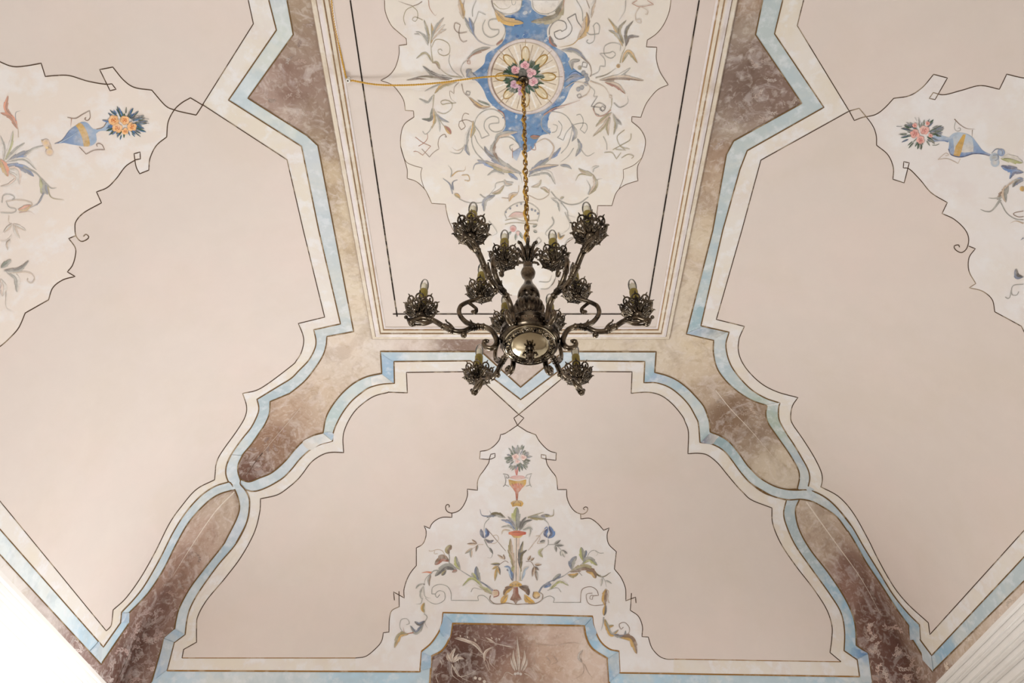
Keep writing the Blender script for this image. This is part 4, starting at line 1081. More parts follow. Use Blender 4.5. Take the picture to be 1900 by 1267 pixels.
motif('painted_arabesque', """
F 700 0 5.9375
S 1.6 br t 495,15 s450,45 395,65 s310,40 230,10
S 1.1 ol c 400,65 s320,110 s290,200 s310,275
S 1.1 ol c 390,70 s440,120 s445,190 s420,235 s385,215 s410,185 s460,200 s500,220
S 1.4 rb t 565,0 s575,80 s610,140 s640,170 s655,150
L 7 ol/gr 565,480 s560,380 515,215
L 6 oc/ol 590,480 s610,380 595,250
L 9 tan/gr 600,440 s650,310 735,190
L 7 tan/lt 605,440 s660,370 765,320
L 6 tan/lt 605,430 s680,340 750,265
L 6 gr/lt 560,500 s510,390 405,372
L 5 gr/lt 555,470 s480,370 420,345
S 2.4 ol t 612,690 s600,600 s590,480 s600,420
S 1.1 ol c 600,520 s640,440 s720,440 s790,490 s795,580 s740,612 s680,590 s670,550 s700,540 715,560
L 7 ol/lt 600,680 s530,590 430,642
L 6 ol/br 690,760 s655,690 605,690
S 1.8 ol t 940,850 s800,830 s720,780 s670,720
S 1.1 gr c 930,850 s840,780 s790,680 s800,600
L 10 dk/gr 830,865 s640,830 500,725
L 8 dbr/br 800,877 s560,850 320,882
L 6 dol/lt 700,870 s550,850 435,845
S 2 lt t 930,862 s700,830 560,780
L 6 gr/lt 880,905 s680,940 520,1005
L 9 oc/ol 860,905 s720,940 630,1028
S 1.3 br t 900,905 s850,960 845,1030 s800,1000 s810,1080 870,1130
S 1.1 ol c 870,1130 s760,1140 s720,1150 s700,1120 s750,1100 s820,1130 s815,1200 s740,1250 s660,1230
S 2 ol t 625,1040 s615,1150 s600,1290
L 7 gr/lt 620,1045 s560,1130 460,1085
S 1.4 gr c 1090,0 s1050,100 s1050,180
L 12 oc/tan 950,210 s930,100 900,-20
S 1.2 br c 960,0 s945,90 950,180
L 9 sl/gr 1070,390 s1020,300 960,190
L 8 sl/bl 1060,370 s1040,270 1010,190
S 2.2 sl t 1050,360 s1120,450 s1230,495 1300,500
S 1.2 gr c 1195,160 1115,125 s1090,200 1050,290
S 1.3 gr c 1190,215 s1160,290 s1180,370 s1250,410 s1330,375 1340,325 s1260,320 s1225,270 s1240,220 s1320,210 s1390,260 s1410,340 s1380,420 1310,490
S 1.3 br c 990,350 s900,360 s850,310 s860,250 915,270 s900,340 s910,420 s950,460 s990,445
P 1 cr/wh 1265,0 s1300,90 s1400,140 s1500,140 s1570,90 1590,0
S 1.5 gr c 1265,60 s1340,130 s1450,150 s1560,110 s1590,40 1592,0
S 2 ol t 1280,30 s1350,90 s1430,90 1480,50
S 1.1 gr c 1480,0 s1490,50 s1520,40 1525,10
P 1 wh/cr 1712,0 s1730,90 s1800,140 s1890,140 s1970,90 2000,0
S 1.3 gr c 1710,0 s1720,80 s1790,140 s1890,150
L 17 gold/oc 1290,100 s1400,220 1612,250
S 2.5 dbr t 1260,0 s1290,100 1400,210
L 7 gr/br 1250,520 s1100,560 985,650
S 1.2 rb c 1150,570 s1040,610 s990,690 1025,700 1020,665 985,670
S 1.1 gr c 960,850 s920,770 s950,690 985,665
L 7 ru/tan 1390,430 s1350,470 1310,495
D 5 sl/gr 1005,785 1030,820 1060,850
L 8 gr/sl 985,850 s1010,790 1040,760
S 1.3 br t 930,920 s950,1010 s1000,1060 s1060,1110 s1160,1150
S 1.1 dk c 985,1000 1025,1010 1015,1045 975,1035 985,1000
L 8 oc/br 1250,1170 s1130,1170 1010,1070
L 6 grn/lt 1240,1160 s1150,1130 1100,1100
""", off=.0036, mir=True, fade=.22)
motif('painted_arabesque', """
F 960 0 5.9375
L 18 dol/ol 510,-10 s420,190 150,240
S 1.4 gr c 170,0 s190,90 s290,150 s400,120 s460,60 500,0
S 2 rb t 515,0 s500,80 440,170
S 1 gr c 240,0 s250,60 s280,50 285,10
S 1.5 gr c 650,0 s710,110 s720,230
L 17 oc/tan 660,440 s740,330 750,180
L 9 br/oc 770,300 s775,200 760,130
L 11 tan/lt 810,200 s820,90 865,-10
S 1.2 br c 760,0 795,90
S 2 oc t 680,420 s600,490 460,520
S 1.5 dk c 640,150 550,200 s600,300 s570,380 s480,430 s420,410 405,355 s470,330 490,345 s540,310 s520,240 s430,225 s360,300 s350,380
S 1.5 dk c 640,150 s660,230 710,300
L 9 ru/dk 355,390 s380,470 435,512
S 1.3 gr c 830,290 s870,250 s905,290 895,370 s800,380 760,350
S 1.3 gr c 840,290 s850,380 s840,450 s790,480 s760,455 s780,435
S 2.2 ol t 1130,690 s1150,600 s1180,540 1200,470
L 8 ol/oc 1160,510 s1090,330 1000,200
L 7 ol/dol 1170,480 s1120,330 1200,220
L 7 dol/dk 1190,480 s1200,330 1275,228
L 7 dbr/dk 1190,510 s1230,410 1342,400
L 7 gr/ol 1140,450 s1080,370 1003,330
L 9 ol/oc 1150,690 s1220,570 1322,692
S 1.1 gr c 1130,560 s1130,490 s1040,470 s960,510 s960,600 s1030,640 s1080,600 s1050,565 1020,580 905,590 s960,650 965,730 910,725 s890,790 800,835
D 3.6 oc/br 1110,725
S 2 dol t 860,855 s980,820 1085,750
L 8 gr/lt 1000,860 s1130,830 1245,745
L 10 br/tan 900,880 s1150,850 1392,885
L 10 ru/tan 960,900 s1090,940 1190,1030
S 2 tan t 800,890 s950,950 1020,1050
D 3 tan/lt 1025,1060
S 1.5 ol t 1040,1080 s1030,1180 s970,1265
S 1.2 dk c 880,1060 810,1170 905,1180 s940,1220 s970,1170 s900,1130 s845,1170 s850,1240 s900,1265
S 1 gr c 800,950 s850,1000 s840,1060 880,1060
S 2 gr t 1060,1130 s1130,1180 s1215,1130 1210,1050
L 9 gr/sl 480,550 s640,560 770,680
S 1.4 br c 700,620 s790,700 s815,800 800,840
S 1.1 dk c 720,680 770,690 760,740 710,730 720,680
D 3.6 ol/dol 685,745
L 9 dk/gr 605,770 s600,680 690,662
L 8 bl/sl 520,900 s640,850 740,830
L 8 sl/bl 560,840 s640,810 720,850
D 4 sl/gr 725,800 755,830 755,920 670,980 710,962 770,870
S 1.2 tan c 530,960 s640,900 s790,940 s770,1030 s680,1080
S 1 dk c 655,1045 690,1030 710,1065 670,1075 655,1045
S 2.2 rb t 290,1262 s400,1190 s540,1150 690,1100
S 1.1 rb c 1320,0 1260,35 s1350,70 1500,45 1430,0
S 1.1 tan c 1350,70 s1300,150 s1310,230 s1360,250 s1355,210 s1310,215
S 1.1 tan c 1360,70 s1430,110 s1430,155 1405,150
S 1.3 gr t 1190,0 s1180,120 1105,240
""", off=.0036, mir=True, fade=.22)
motif('painted_arabesque', """
F 700 200 5.9375
L 8 dgr/dk 605,0 s590,120 490,122
L 7 oc/ol 622,0 s635,130 600,230
L 6 gr/sl 640,60 s700,120 795,160
L 6 lt/gr 650,80 s680,170 690,265
S 1 ol c 640,40 s720,180 770,220
L 10 oc/ru 735,195 s770,230 812,288
S 1.1 rb c 420,320 s500,380 590,420 500,520 s440,480 400,480
S 1.1 rb c 455,420 s520,380 s555,330 550,280
S 1.1 br c 490,450 575,540 s620,490 680,450 s670,390 s690,320 s740,290 s765,320 745,315
S 1.1 gr c 500,255 s530,290 s580,250 600,200
S 1.1 br c 1010,70 s960,60 s935,130 s970,205 925,240 s900,200 905,150 s980,130 s1060,160
L 9 ol/oc 1030,330 s1060,230 1055,140
L 9 gr/lt 980,430 s990,300 1035,190
L 8 sl/gr 985,390 s985,460 1018,522
S 2.2 gr t 970,400 s920,490 s860,500 800,480
S 1.5 tan t 960,430 s880,470 820,430
S 1.5 gr c 1180,590 s1080,480 s1040,360 s1060,220 s1100,100 s1180,30 s1280,15 s1370,70 s1410,150 s1380,240 s1300,265 s1240,230 s1240,180 1340,165
S 1.3 gr c 1340,165 s1330,110 s1260,95 s1190,140 s1180,220 1235,300 1150,335 s1120,260 1075,200
S 2.5 ru t 1330,20 s1390,60 1410,150
S 1.1 gr c 1070,300 s1110,390 1180,470
L 15 gr/sl 1590,720 s1420,650 1180,470
L 12 br/gr 1345,600 s1270,480 1310,340
L 11 tan/gr 1300,400 s1350,300 1545,262
L 8 sl/dk 1290,540 s1210,480 1180,420
S 1.3 gr c 1340,330 s1450,320 s1530,370 s1565,430 s1530,480 s1470,460 s1460,420 s1500,400
L 11 sl/bl 1390,690 s1230,620 1100,572
S 3.5 sl t 1160,600 s1080,620 1055,682
L 13 tan/ol 1530,710 s1350,660 1190,590
L 8 sl/bl 1440,715 1550,790
S 1.6 gr t 1480,670 s1570,730 1600,830
L 7 gr/lt 1400,730 s1300,700 1212,742
P 1 bl/lbl 1485,490 1500,550 1535,580 1570,500 1598,430 1560,440
S 1 rb c 1487,440 1490,550
S 3.2 sl k 725,775 s800,840 830,945
S 3 sl k 885,790 s830,820 840,905
S 2 gr t 810,760 s820,690 778,625
S 2 oc t 820,750 s880,700 s960,690 972,640
S 1.5 oc c 930,740 s1000,740 s1015,800 960,795
L 8 oc/ol 915,995 s890,970 850,945
S 1.1 gr c 900,1000 s1000,1040 s1150,1040 s1260,970 s1330,940
L 8 ol/tan 1260,940 s1340,920 1400,850
S 2 gr t 1130,950 s1200,985 1300,880
S 1.1 gr c 1300,880 s1310,830 s1400,810 1500,820
L 7 tan/gr 1490,840 s1420,840 1400,785
S 1.2 tan c 1370,990 s1480,990 s1550,930 1560,850
L 10 sl/gr 1300,960 s1190,1020 1175,1138
L 9 oc/tan 1450,1030 s1480,960 1550,940
D 1.8 sl/sl 1415,1145 1465,1105 1540,1075 1585,1055 1700,1115 1740,1130 1770,1160
F 700 360 3.334
P 1 pk/tan 810,140 s850,110 915,115 915,140 s860,145
S 1 ol c 790,160 s850,150 s900,165 s990,160
S 1 ol c 790,185 s850,175 990,185
S 1 gr c 800,150 s790,110 s850,60 s930,50 s1000,100 990,170
D 6 pk/rd 840,212
D 4 pk/pale 870,240
L 5 grn/gr 830,230 800,260
L 5 grn/gr 860,240 855,285
L 5 grn/gr 880,235 900,275
L 5 dgr/gr 960,200 990,190
L 5 dgr/gr 965,225 990,235
S 1.2 gr t 690,165 s720,200 s740,240 s690,260
S 2.2 gr t 1080,140 s1090,180 s1040,240 s1070,260
S 1.2 gr c 940,330 1000,265 1015,290 980,320
L 6 oc/dol 1120,235 s1130,270 1160,250
S 1.2 gr t 1160,110 s1190,200 1120,260
S 1.2 gr c 1150,330 s1180,280 1220,265
S 1 gr c 1010,585 s1060,580 1105,510
S 1 gr c 1000,540 s1060,540 1080,500
""", off=.0036, mir=True, fade=.22)
motif('painted_arabesque', """
F 960 200 5.9375
S 1.4 gr c 360,290 s280,230 s265,130 s330,50 s440,45 s540,90 s600,190 s590,300 s550,420 480,500
S 1.2 gr c 390,180 s440,200 s420,260 380,270
S 1.2 gr c 450,140 s490,200 s470,290 440,325 505,355 s540,270 s610,190
S 1.2 gr c 650,80 s690,70 s725,130 s715,200 690,235 740,280 s770,220 s750,170 s680,170 s610,190
S 2 ru t 290,80 s400,20 520,-10
L 9 gr/sl 600,370 s640,280 600,170
L 9 sl/gr 640,535 s690,430 660,335
S 2.2 gr t 680,380 s710,470 s770,530 855,488
S 1.5 gr t 620,440 s560,530 470,600
L 8 bl/sl 360,560 s420,510 478,435
L 14 gr/sl 120,760 s220,650 370,540
S 4 tan t 350,570 s400,430 s310,340 190,390
S 1.2 rb c 190,390 s200,460 s150,450 s150,420
L 10 sl/tan 120,700 s250,660 455,630
L 9 gr/lt 120,745 s330,710 420,842
L 6 gr/sl 470,630 s550,640 598,672
L 9 ru/br 250,310 s200,320 140,315
L 7 ol/tan 150,870 s230,850 262,788
S 1.2 tan c 120,960 s240,1010 s340,960 350,890
L 8 ol/tan 250,880 s300,890 348,935
S 1.6 gr c 370,920 s440,1000 s560,1060 s680,1050 s780,980
L 8 gr/lt 370,990 s450,1040 465,1140
L 5 gr/ol 470,1000 515,980
S 1.6 gr t 480,1040 s550,1130 s560,1180 635,1200
S 1.2 gr c 550,1140 s560,1210 600,1265
L 10 ol/tan 785,955 s860,850 830,730
L 9 ol/tan 835,740 s720,700 670,662
S 4 ol t 820,740 s690,730 640,800
L 5 gr/lt 830,710 s840,660 900,640
S 2 gr t 780,950 s800,870 760,790
S 1.5 gr t 850,840 s880,790 935,775
S 1.1 ol c 1250,280 s1240,350 s1140,410 1050,460
S 1.1 ol c 1180,240 s1100,310 s1110,380 s1150,430 1235,450
S 1.1 ol c 1080,455 1195,465 1130,420
S 1.1 ol c 955,490 s1040,490 1090,560 1140,490
S 1.1 ol c 1145,550 s1220,510 s1280,530 1255,555
S 1.1 gr c 945,310 s980,390 985,460
L 8 ol/tan 1040,50 s960,110 860,205
L 7 tan/ol 1010,90 s950,200 830,312
L 7 ol/tan 1020,100 s990,200 1002,302
L 7 ol/gr 1050,60 s1085,170 1060,292
L 6 gr/dk 1080,120 1148,188
S 1.2 dk c 905,10 s935,35 s965,10 s940,-20 s905,10
S 1.3 rb c 830,0 s870,80 s950,80 1030,20
D 1.8 sl/sl 40,1055 160,1120 195,1130 225,1162
""", off=.0036, mir=True, fade=.22)
# ================================================================== the bronze chandelier
def metal(name, c1, c2, rough, sc=60):
    m, nt, b = new_mat(name); b.inputs['Metallic'].default_value = 1.0
    c = mixc(nt, ramp(nt, noise(nt, sc, 4), .38, .66), lin4(c1), lin4(c2)); nt.links.new(c, b.inputs['Base Color'])
    nt.links.new(ramp(nt, noise(nt, sc*.6, 3), .3, .7, rough*.75, rough*1.3), b.inputs['Roughness']); return m
M_BRONZE = metal('aged_bronze', (46, 40, 35), (122, 109, 92), .19, 22)
M_PLATE = metal('polished_bronze', (186, 174, 148), (204, 192, 166), .10, 12)
M_CHAIN = metal('chain_brass', (104, 78, 38), (168, 128, 62), .32, 40)
M_CORD, nt, b = new_mat('gold_silk_cord'); b.inputs['Base Color'].default_value = lin4((206, 160, 62)); b.inputs['Roughness'].default_value = .55
M_SLEEVE, nt, b = new_mat('olive_candle_sleeve')
nt.links.new(mixc(nt, ramp(nt, noise(nt, 30, 3), .3, .7), lin4((112, 98, 24)), lin4((140, 120, 36))), b.inputs['Base Color']); b.inputs['Roughness'].default_value = .45
M_CORE, nt, b = new_mat('bulb_cream_core'); b.inputs['Base Color'].default_value = lin4((255, 244, 216)); b.inputs['Roughness'].default_value = .5
M_BULB, nt, b = new_mat('clear_bulb_glass'); nt.nodes.remove(b)
tr = nt.nodes.new('ShaderNodeBsdfTransparent'); gl = nt.nodes.new('ShaderNodeBsdfGlossy'); gl.inputs['Roughness'].default_value = .03; lw = nt.nodes.new('ShaderNodeFresnel'); lw.inputs['IOR'].default_value = 1.5
mx = nt.nodes.new('ShaderNodeMixShader'); nt.links.new(lw.outputs[0], mx.inputs[0]); nt.links.new(tr.outputs[0], mx.inputs[1]); nt.links.new(gl.outputs[0], mx.inputs[2]); nt.links.new(mx.outputs[0], nt.nodes['Material Output'].inputs[0])
M_PORC, nt, b = new_mat('white_porcelain'); b.inputs['Base Color'].default_value = lin4((236, 232, 224)); b.inputs['Roughness'].default_value = .25

class MB:
    def __init__(s): s.V = []; s.F = []
    def lathe(s, prof, seg=32, mod=None, c=(0, 0, 0)):
        n0 = len(s.V)
        for i, (r, z) in enumerate(prof):
            amp, k = mod[i] if mod else (0, 0)
            for j in range(seg):
                a = 2*math.pi*j/seg; q = r*(1+amp*(abs(math.sin(k*a/2))-.5) if k else 1); s.V.append((c[0]+q*math.cos(a), c[1]+q*math.sin(a), c[2]+z))
        for i in range(len(prof)-1):
            for j in range(seg):
                a, b2 = n0+i*seg+j, n0+i*seg+(j+1) % seg; s.F.append((a, b2, b2+seg, a+seg))
        return s
    def tube(s, P, R, seg=8, closed=False):
        P = np.asarray(P, float); n = len(P); R = np.broadcast_to(np.asarray(R, float), (n,)); n0 = len(s.V)
        T = np.roll(P, -1, 0)-np.roll(P, 1, 0) if closed else np.gradient(P, axis=0)
        T /= np.maximum(np.linalg.norm(T, axis=1, keepdims=True), 1e-9)
        up = np.array([0, 1.0, 0]) if abs(T[0][1]) < .9 else np.array([1.0, 0, 0]); N = np.cross(T[0], up); N /= np.linalg.norm(N)
        for i in range(n):
            N = N-T[i]*np.dot(N, T[i]); N /= max(1e-9, np.linalg.norm(N)); B = np.cross(T[i], N)
            for j in range(seg):
                a = 2*math.pi*j/seg; s.V.append(tuple(P[i]+R[i]*(N*math.cos(a)+B*math.sin(a))))
        for i in range(n if closed else n-1):
            k = (i+1) % n
            for j in range(seg): s.F.append((n0+i*seg+j, n0+i*seg+(j+1) % seg, n0+k*seg+(j+1) % seg, n0+k*seg+j))
        if not closed: s.F.append(tuple(n0+j for j in range(seg))[::-1]); s.F.append(tuple(n0+(n-1)*seg+j for j in range(seg)))
        return s
    def ball(s, c, r, seg=8, rings=5, sq=(1, 1, 1)):
        n0 = len(s.V)
        for i in range(rings+1):
            ph = math.pi*i/rings
            for j in range(seg): a = 2*math.pi*j/seg; s.V.append((c[0]+sq[0]*r*math.sin(ph)*math.cos(a), c[1]+sq[1]*r*math.sin(ph)*math.sin(a), c[2]+sq[2]*r*math.cos(ph)))
        for i in range(rings):
            for j in range(seg): s.F.append((n0+i*seg+j, n0+i*seg+(j+1) % seg, n0+(i+1)*seg+(j+1) % seg, n0+(i+1)*seg+j))
        return s
    def mesh(s, name): return mesh(name, s.V, s.F)

KF = (700, 360, 3.334); ZR = float(px_plane_y([(983, 574)])[0, 2])      # height of the outer cups
AXX = 938.0
def rz(p): q = px_plane_y(p); return np.stack([np.abs(q[:, 0]), q[:, 2]-ZR], -1)
def zax(y): return float(rz([at(KF, '%f,%f' % (AXX, y))])[0, 1])
def rax(y, r): a = px_plane_y([at(KF, '%f,%f' % (AXX, y)), at(KF, '%f,%f' % (AXX+r, y))]); return float(a[1, 0]-a[0, 0])
CH = empty('chandelier', (0, 0, ZR))
tag(CH, 'dark bronze twelve-light chandelier with scrolled arms hanging on a chain', 'chandelier')

def prof(rows): return [(rax(y, r), zax(y)) for y, r in rows]
seg = 48
obj('stem', MB().lathe(prof([(425, 0), (425, 20), (436, 29), (446, 29), (455, 20), (470, 38), (488, 46), (506, 40), (520, 26), (540, 24), (562, 32), (590, 52), (615, 66), (635, 71), (652, 66), (662, 50), (668, 30)]), seg).mesh('stem'), M_BRONZE, CH)
g = [(664, 34, 0), (668, 58, .05), (680, 76, .09), (700, 88, .10), (722, 92, .10), (745, 86, .09), (760, 74, .05), (768, 70, 0), (775, 78, 0), (785, 80, 0)]
obj('gadrooned_dome', MB().lathe(prof([(y, r) for y, r, _ in g]), 108, [(a*1.7, 18) for *_, a in g]).mesh('gadrooned_dome'), M_BRONZE, CH)
bowl = MB().lathe(prof([(780, 70), (800, 84), (820, 88), (842, 112), (850, 150), (856, 176), (864, 184), (874, 180), (880, 186), (900, 186), (908, 180), (914, 184), (922, 182), (930, 172), (934, 164), (930, 158)]), 64)
zb = zax(893); rb = rax(893, 184)
for k in range(26):
    a = 2*math.pi*k/26; bowl.ball((rb*math.cos(a), rb*math.sin(a), zb), .006, 6, 4); bowl.ball((rb*.985*math.cos(a+.12), rb*.985*math.sin(a+.12), zb-.012), .004, 6, 4)
obj('bowl', bowl.mesh('bowl'), M_BRONZE, CH)
plate = obj('bottom_plate', MB().lathe(prof([(928, 166), (936, 160), (938, 150), (936, 132), (938, 124), (944, 112), (950, 80), (954, 44), (956, 24), (956, 0)]), 64).mesh('bottom_plate'), M_PLATE, CH)
rl = MB(); zp, rp = zax(940), rax(940, 140)
for k in range(14):                                     # scrolls chased into the border of the plate
    a = 2*math.pi*k/14; tv = np.array([-math.sin(a), math.cos(a), 0]); rv = np.array([math.cos(a), math.sin(a), 0])
    pts = [rv*rp+(rv*math.cos(t)*(.009-.0006*t)+tv*math.sin(t)*(.012-.0008*t)) + np.array([0, 0, zp-.004]) for t in np.linspace(0, 8.2, 22)]
    rl.tube(pts, .0022, 5); rl.ball(rv*rp*.995+tv*.019+np.array([0, 0, zp-.003]), .0035, 6, 4)
for rr_ in (122, 158): 
    R_ = rax(940, rr_); rl.tube([(R_*math.cos(t), R_*math.sin(t), zp-.003) for t in np.linspace(0, 2*math.pi, 56, endpoint=False)], .0028, 5, True)
obj('chased_border', rl.mesh('chased_border'), M_BRONZE, plate)
fz = zax(956); u_ = .001
fin = MB().lathe([(0, fz+.004), (.016, fz+.002), (.018, fz-.004), (.010, fz-.010), (.008, fz-.016), (.013, fz-.022), (.016, fz-.032), (.013, fz-.042), (.007, fz-.050), (.009, fz-.056), (.010, fz-.062), (.006, fz-.070), (0, fz-.076)], 16)
for k in range(6):
    a = k*math.pi/3; d = np.array([math.cos(a), math.sin(a), 0]); fin.tube([d*.008+np.array([0, 0, fz-.018]), d*.022+np.array([0, 0, fz-.022]), d*.026+np.array([0, 0, fz-.032]), d*.020+np.array([0, 0, fz-.038])], [.004, .005, .004, .002], 6)
obj('finial', fin.mesh('finial'), M_BRONZE, CH)
cw = MB(); zc0, zc1 = zax(432), zax(340)                # leafy crown at the top of the stem
cw.lathe([(.0, zc0), (.011, zc0), (.010, zc0+.02), (.014, zc0+.05), (.022, zc0+.085), (.024, zc0+.10), (.012, zc0+.104), (0, zc0+.104)], 24)
for k in range(8):
    a = k*math.pi/4; d = np.array([math.cos(a), math.sin(a), 0]); z_ = np.array([0, 0, 1.0])
    cw.tube([d*.010+z_*zc0, d*.020+z_*(zc0+.04), d*.028+z_*(zc0+.08), d*.042+z_*(zc0+.108), d*.054+z_*(zc0+.106), d*.056+z_*(zc0+.094), d*.049+z_*(zc0+.090)], [.004, .007, .008, .007, .005, .004, .003], 6)
for k in range(6):
    a = k*math.pi/3+.5; d = np.array([math.cos(a), math.sin(a), 0]); z_ = np.array([0, 0, 1.0])
    cw.tube([d*.010+z_*(zc0+.01), d*.030+z_*(zc0+.030), d*.046+z_*(zc0+.036), d*.052+z_*(zc0+.028), d*.046+z_*(zc0+.022)], [.004, .006, .006, .005, .003], 6)
obj('leaf_crown', cw.mesh('leaf_crown'), M_BRONZE, CH)

# ------------------------------------------------------------------ one arm, then five copies
def arm_path(s, step=1.0): return rz(path((KF, s), step=step))
main = arm_path("190,775 s225,782 s280,768 s350,783 s420,825 s480,848 s535,848 s580,830 s640,818 s700,838 s732,885 s738,925 s712,952 s675,948 s657,928 s668,908 s690,912")
def knuckled(P, base, ks, amp=.32, wd=.012):
    t = np.linspace(0, 1, len(P)); r = np.full(len(P), base)
    for k in ks: r = r*(1+amp*np.exp(-((t-k)/wd)**2))
    return r
armb = MB(); n = len(main)
r0 = knuckled(main, .0105, (.17, .19, .30, .36, .38, .55, .57, .59, .63), .35, .008); tt = np.linspace(0, 1, n)
r0 *= np.where(tt < .05, .6+8*tt, 1)*np.where(tt > .86, 1-2.6*(tt-.86), 1)
armb.tube(np.stack([main[:, 0], np.zeros(n), main[:, 1]], -1), r0, 9)
br = arm_path("600,815 s545,790 s508,740 s515,695 s560,668 s605,655 s640,640 s645,620"); m_ = len(br)
armb.tube(np.stack([br[:, 0], np.zeros(m_), br[:, 1]], -1), np.linspace(.0105, .0075, m_), 8)
cl = arm_path("560,668 s590,690 s615,715 s605,735 s585,725"); armb.tube(np.stack([cl[:, 0], np.zeros(len(cl)), cl[:, 1]], -1), np.linspace(.007, .006, len(cl)), 7)
q = arm_path("605,728")[0]; armb.ball((q[0], 0, q[1]), .010, 8, 6)
for s_, r_ in (("535,872", .012), ("665,915", .011), ("178,762", .008), ("212,795", .014)):
    q = arm_path(s_)[0]; armb.ball((q[0], 0, q[1]), r_, 9, 6)
for s_, w_ in (("480,845 s455,815 s430,800 s425,790", .006), ("350,783 s300,800 s250,800 s215,790", .007), ("590,815 s585,800 s575,790", .005), ("505,740 s512,760 s528,770", .006), ("190,775 s205,805 s235,800", .006)):
    lp = arm_path(s_)
    for sy in (-1, 1): armb.tube(np.stack([lp[:, 0], sy*np.linspace(0, .010, len(lp)), lp[:, 1]], -1), np.linspace(w_, w_*.5, len(lp)), 6)
AR, AZ = rz([at(KF, "270,722")])[0]; BR_, BZ = rz([at(KF, "640,612")])[0]
armb.lathe([(0, AZ-.040), (.012, AZ-.038), (.020, AZ-.026), (.016, AZ-.018), (.010, AZ-.012)], 12, c=(AR, 0, 0)); armb.lathe([(0, BZ-.036), (.010, BZ-.034), (.016, BZ-.024), (.010, BZ-.012)], 12, c=(BR_, 0, 0))
arm_me = armb.mesh('arm')
def bobeche_mesh():
    m = MB(); m.lathe([(0, -.026), (.012, -.024), (.020, -.012), (.022, .004), (.019, .010), (.0, .010)], 18)
    def at3(a, r, z): return np.array([r*math.cos(a), r*math.sin(a), z])
    N = 9
    for k in range(N):
        a = 2*math.pi*k/N; w = math.pi/N*.92
        loop = [at3(a+w*math.sin(t)*(.55+.45*math.sin(t/2)**2), .020+.040*math.sin(t/2)**2, -.022+.026*math.sin(t/2)**2) for t in np.linspace(0, 2*math.pi, 15, endpoint=False)]
        m.tube(loop, .0036, 5, True)                                                     # lower openwork
        up = [at3(a+math.pi/N+w*.8*math.sin(t), .052+.010*math.sin(t/2)**2, .000+.030*math.sin(t/2)**2) for t in np.linspace(0, 2*math.pi, 13, endpoint=False)]
        m.tube(up, .0036, 5, True)                                                       # upper openwork
        m.tube([at3(a+math.pi/N, .061, .028), at3(a+math.pi/N, .066, .036), at3(a+math.pi/N, .072, .037)], [.0036, .0028, .0012], 5)
        m.tube([at3(a, .058, .002), at3(a, .066, .008), at3(a, .071, .006)], [.0040, .0032, .0014], 5)
        m.ball(at3(a, .040, -.010), .0050, 6, 4); m.ball(at3(a+math.pi/N, .056, .012), .0036, 6, 4)
        sp = [at3(a+.10*math.cos(t)*(1-t/11), .038+.012*math.sin(t)*(1-t/11), -.013+.004*math.sin(t)) for t in np.linspace(0, 7, 14)]
        m.tube(sp, .0026, 4)
        m.tube([at3(a+math.pi/N, .022, -.018), at3(a+math.pi/N, .040, -.010), at3(a+math.pi/N, .054, .004), at3(a+math.pi/N, .060, .020)], [.004, .006, .006, .003], 5)
        for sg in (-1, 1):
            hk_ = [at3(a+sg*(.12+.16*math.sin(t)), .046+.010*math.cos(t), .006+.012*math.sin(t)) for t in np.linspace(-.5, 4.2, 9)]
            m.tube(hk_, .0024, 4)
    m.tube([at3(t, .054, -.001) for t in np.linspace(0, 2*math.pi, 36, endpoint=False)], .0028, 5, True)
    return m.mesh('bobeche')
bob_me = bobeche_mesh()
zt_ = float(rz([at(KF, "277,603")])[0, 1]); SL = zt_-AZ+.004               # sleeve height
sl_me = MB().lathe([(0, 0), (.0172, 0), (.0172, SL-.004), (.0160, SL), (.0120, SL+.001), (0, SL)], 20).mesh('candle_sleeve')
BH = float(rz([at(KF, "283,534")])[0, 1])-zt_; BH = max(.05, min(.085, BH))
core_me = MB().lathe([(0, 0), (.0125, 0), (.0128, BH*.45), (.0105, BH*.52), (.004, BH*.54), (.0022, BH*.72), (0, BH*.73)], 14).mesh('bulb_core')
glass_me = MB().lathe([(.0130, 0), (.0155, BH*.14), (.0176, BH*.36), (.0172, BH*.58), (.0140, BH*.80), (.0082, BH*.94), (.003, BH*.99), (0, BH)], 18).mesh('light_bulb')
for me_, mt_ in ((arm_me, M_BRONZE), (bob_me, M_BRONZE), (sl_me, M_SLEEVE), (core_me, M_CORE), (glass_me, M_BULB)): me_.materials.append(mt_)
for k in range(6):
    a = obj('arm', arm_me, None, CH); a.rotation_euler = (0, 0, k*math.pi/3)
    for (r_, z_, s_) in ((AR, AZ, 1.0), (BR_, BZ, .92)):
        bb = obj('bobeche', bob_me, None, a); bb.location = (r_, 0, z_); bb.scale = (s_, s_, s_); bb.rotation_euler = (0, 0, .4*k)
        sv = obj('candle_sleeve', sl_me, None, a); sv.location = (r_, 0, z_)
        lb = obj('light_bulb', glass_me, None, a); lb.location = (r_, 0, z_+SL); lb['label'] = 'clear candle bulb, unlit'
        co = obj('bulb_core', core_me, None, a); co.location = (r_, 0, z_+SL+.0005)
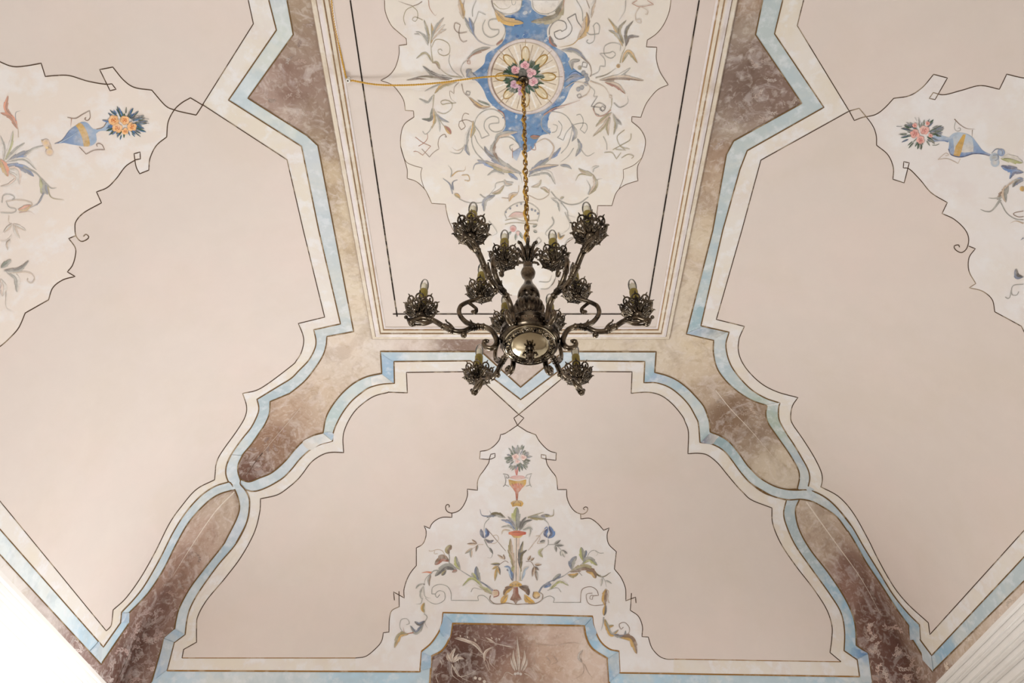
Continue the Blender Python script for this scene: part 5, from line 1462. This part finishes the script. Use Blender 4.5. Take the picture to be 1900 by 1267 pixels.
# ------------------------------------------------------------------ chain
z0c = zc0+.100; z1c = ZT-ZR-.035; LK = .050; pitch = .0405; nl = int((z1c-z0c)/pitch); pitch = (z1c-z0c)/nl
lk = []
for t in np.linspace(0, 2*math.pi, 20, endpoint=False):
    x, z = .0095*math.cos(t), .0095*math.sin(t); z += (LK/2-.0095)*(1 if math.sin(t) > 1e-6 else -1 if math.sin(t) < -1e-6 else 0); lk.append((x, 0, z))
lk_me = MB().tube(lk, .0030, 6, True).mesh('chain_link'); lk_me.materials.append(M_CHAIN)
for k in range(nl+1):
    l = obj('chain_link', lk_me, None, CH); l.location = (0, 0, z0c+pitch*k); l.rotation_euler = (0, 0, (math.pi/2)*(k % 2)+.35+.1*math.sin(k))
# ------------------------------------------------------------------ hook in the rosette, cord and its insulator
hk = empty('ceiling_hook', (0, 0, ZT)); tag(hk, 'dark iron ceiling hook in the middle of the rose wreath', 'hook')
obj('hook_plate', MB().lathe([(0, -.006), (.030, -.006), (.034, -.010), (.028, -.018), (.012, -.022), (0, -.022)], 24).mesh('hook_plate'), M_BRONZE, hk)
obj('hook_eye', MB().tube([(.012*math.cos(t), 0, -.026-.012+.016*math.sin(t)) for t in np.linspace(math.pi*.5, math.pi*2.4, 20)], .0045, 7).mesh('hook_eye'), M_BRONZE, hk)

def plane_pts(s, z, step=2.0): return px_plane_z(path((I1, s), step=step), z)
c1 = plane_pts("612,-40 s618,30 s630,90 s641,140", ZT-.008, 6)
c2 = plane_pts("641,140 s644,147 s652,151", ZT-.016, 2)
c3 = px_plane_z(path((I1, "652,151 s700,157 s760,156 s820,151 s880,144 s940,141 s962,145"), step=6), ZT-.03)
s_ = np.linspace(0, 1, len(c3)); c3[:, 2] = ZT-.016-.03*np.sin(math.pi*s_)
ang = np.linspace(0, 2*math.pi*9, 260); zz = np.linspace(ZT-.045, ZR+z0c+.0, 260)
c4 = np.stack([.0075*np.cos(ang)-.004, .0075*np.sin(ang), zz], -1)
far = c1[0].copy(); far[1] = -PB+.16; c0_ = np.linspace(far, c1[0], 30)[:-1]
loopc = np.array([(-.028+.010*math.cos(t), -.006, ZT-.040+.012*math.sin(t)) for t in np.linspace(1.2, 7.0, 20)])
cord_path = np.vstack([c0_, c1[:-1], c2[:-1], c3])
def twist(P, rad, tw, pitch_):
    seg = np.linalg.norm(np.diff(P, axis=0), axis=1); s = np.concatenate([[0], np.cumsum(seg)]); L = np.arange(0, s[-1], .005)
    Q = np.stack([np.interp(L, s, P[:, i]) for i in range(3)], -1); T = np.gradient(Q, axis=0); T /= np.linalg.norm(T, axis=1, keepdims=True)
    up = np.where(np.abs(T[:, 2:3]) > .8, np.array([[1., 0, 0]]), np.array([[0, 0, 1.]])); A = np.cross(T, up); A /= np.linalg.norm(A, axis=1, keepdims=True); B = np.cross(T, A)
    out = []
    for ph in (0, math.pi): a = (L/pitch_*2*math.pi+ph)[:, None]; out.append(Q+rad*(A*np.cos(a)+B*np.sin(a)))
    return out
mb = MB()
for st in twist(cord_path, .0030, 0, .028): mb.tube(st, .0032, 5)
fx = MB()
for st in twist(np.vstack([loopc, c4[2:]]), .0030, 0, .028): fx.tube(st-np.array([0, 0, ZR]), .0032, 5)
obj('flex', fx.mesh('flex'), M_CORD, CH)['label'] = 'gold flex wound round the chain'
cord = obj('electric_cord', mb.mesh('electric_cord'), M_CORD)
tag(cord, 'twisted gold silk flex strung across the flat panel to the ceiling hook', 'cord')
ip = px_plane_z([(647, 146)], ZT)[0]
ins = empty('cord_insulator', tuple(ip)); tag(ins, 'small white porcelain knob pinning the gold flex beside the moulding', 'insulator')
obj('knob', MB().lathe([(0, 0), (.013, 0), (.014, -.006), (.009, -.010), (.009, -.018), (.014, -.022), (.013, -.030), (.006, -.032), (0, -.032)], 18).mesh('knob'), M_PORC, ins)
obj('screw', MB().lathe([(0, -.031), (.005, -.031), (.005, -.034), (0, -.035)], 10).mesh('screw'), M_BRONZE, ins)
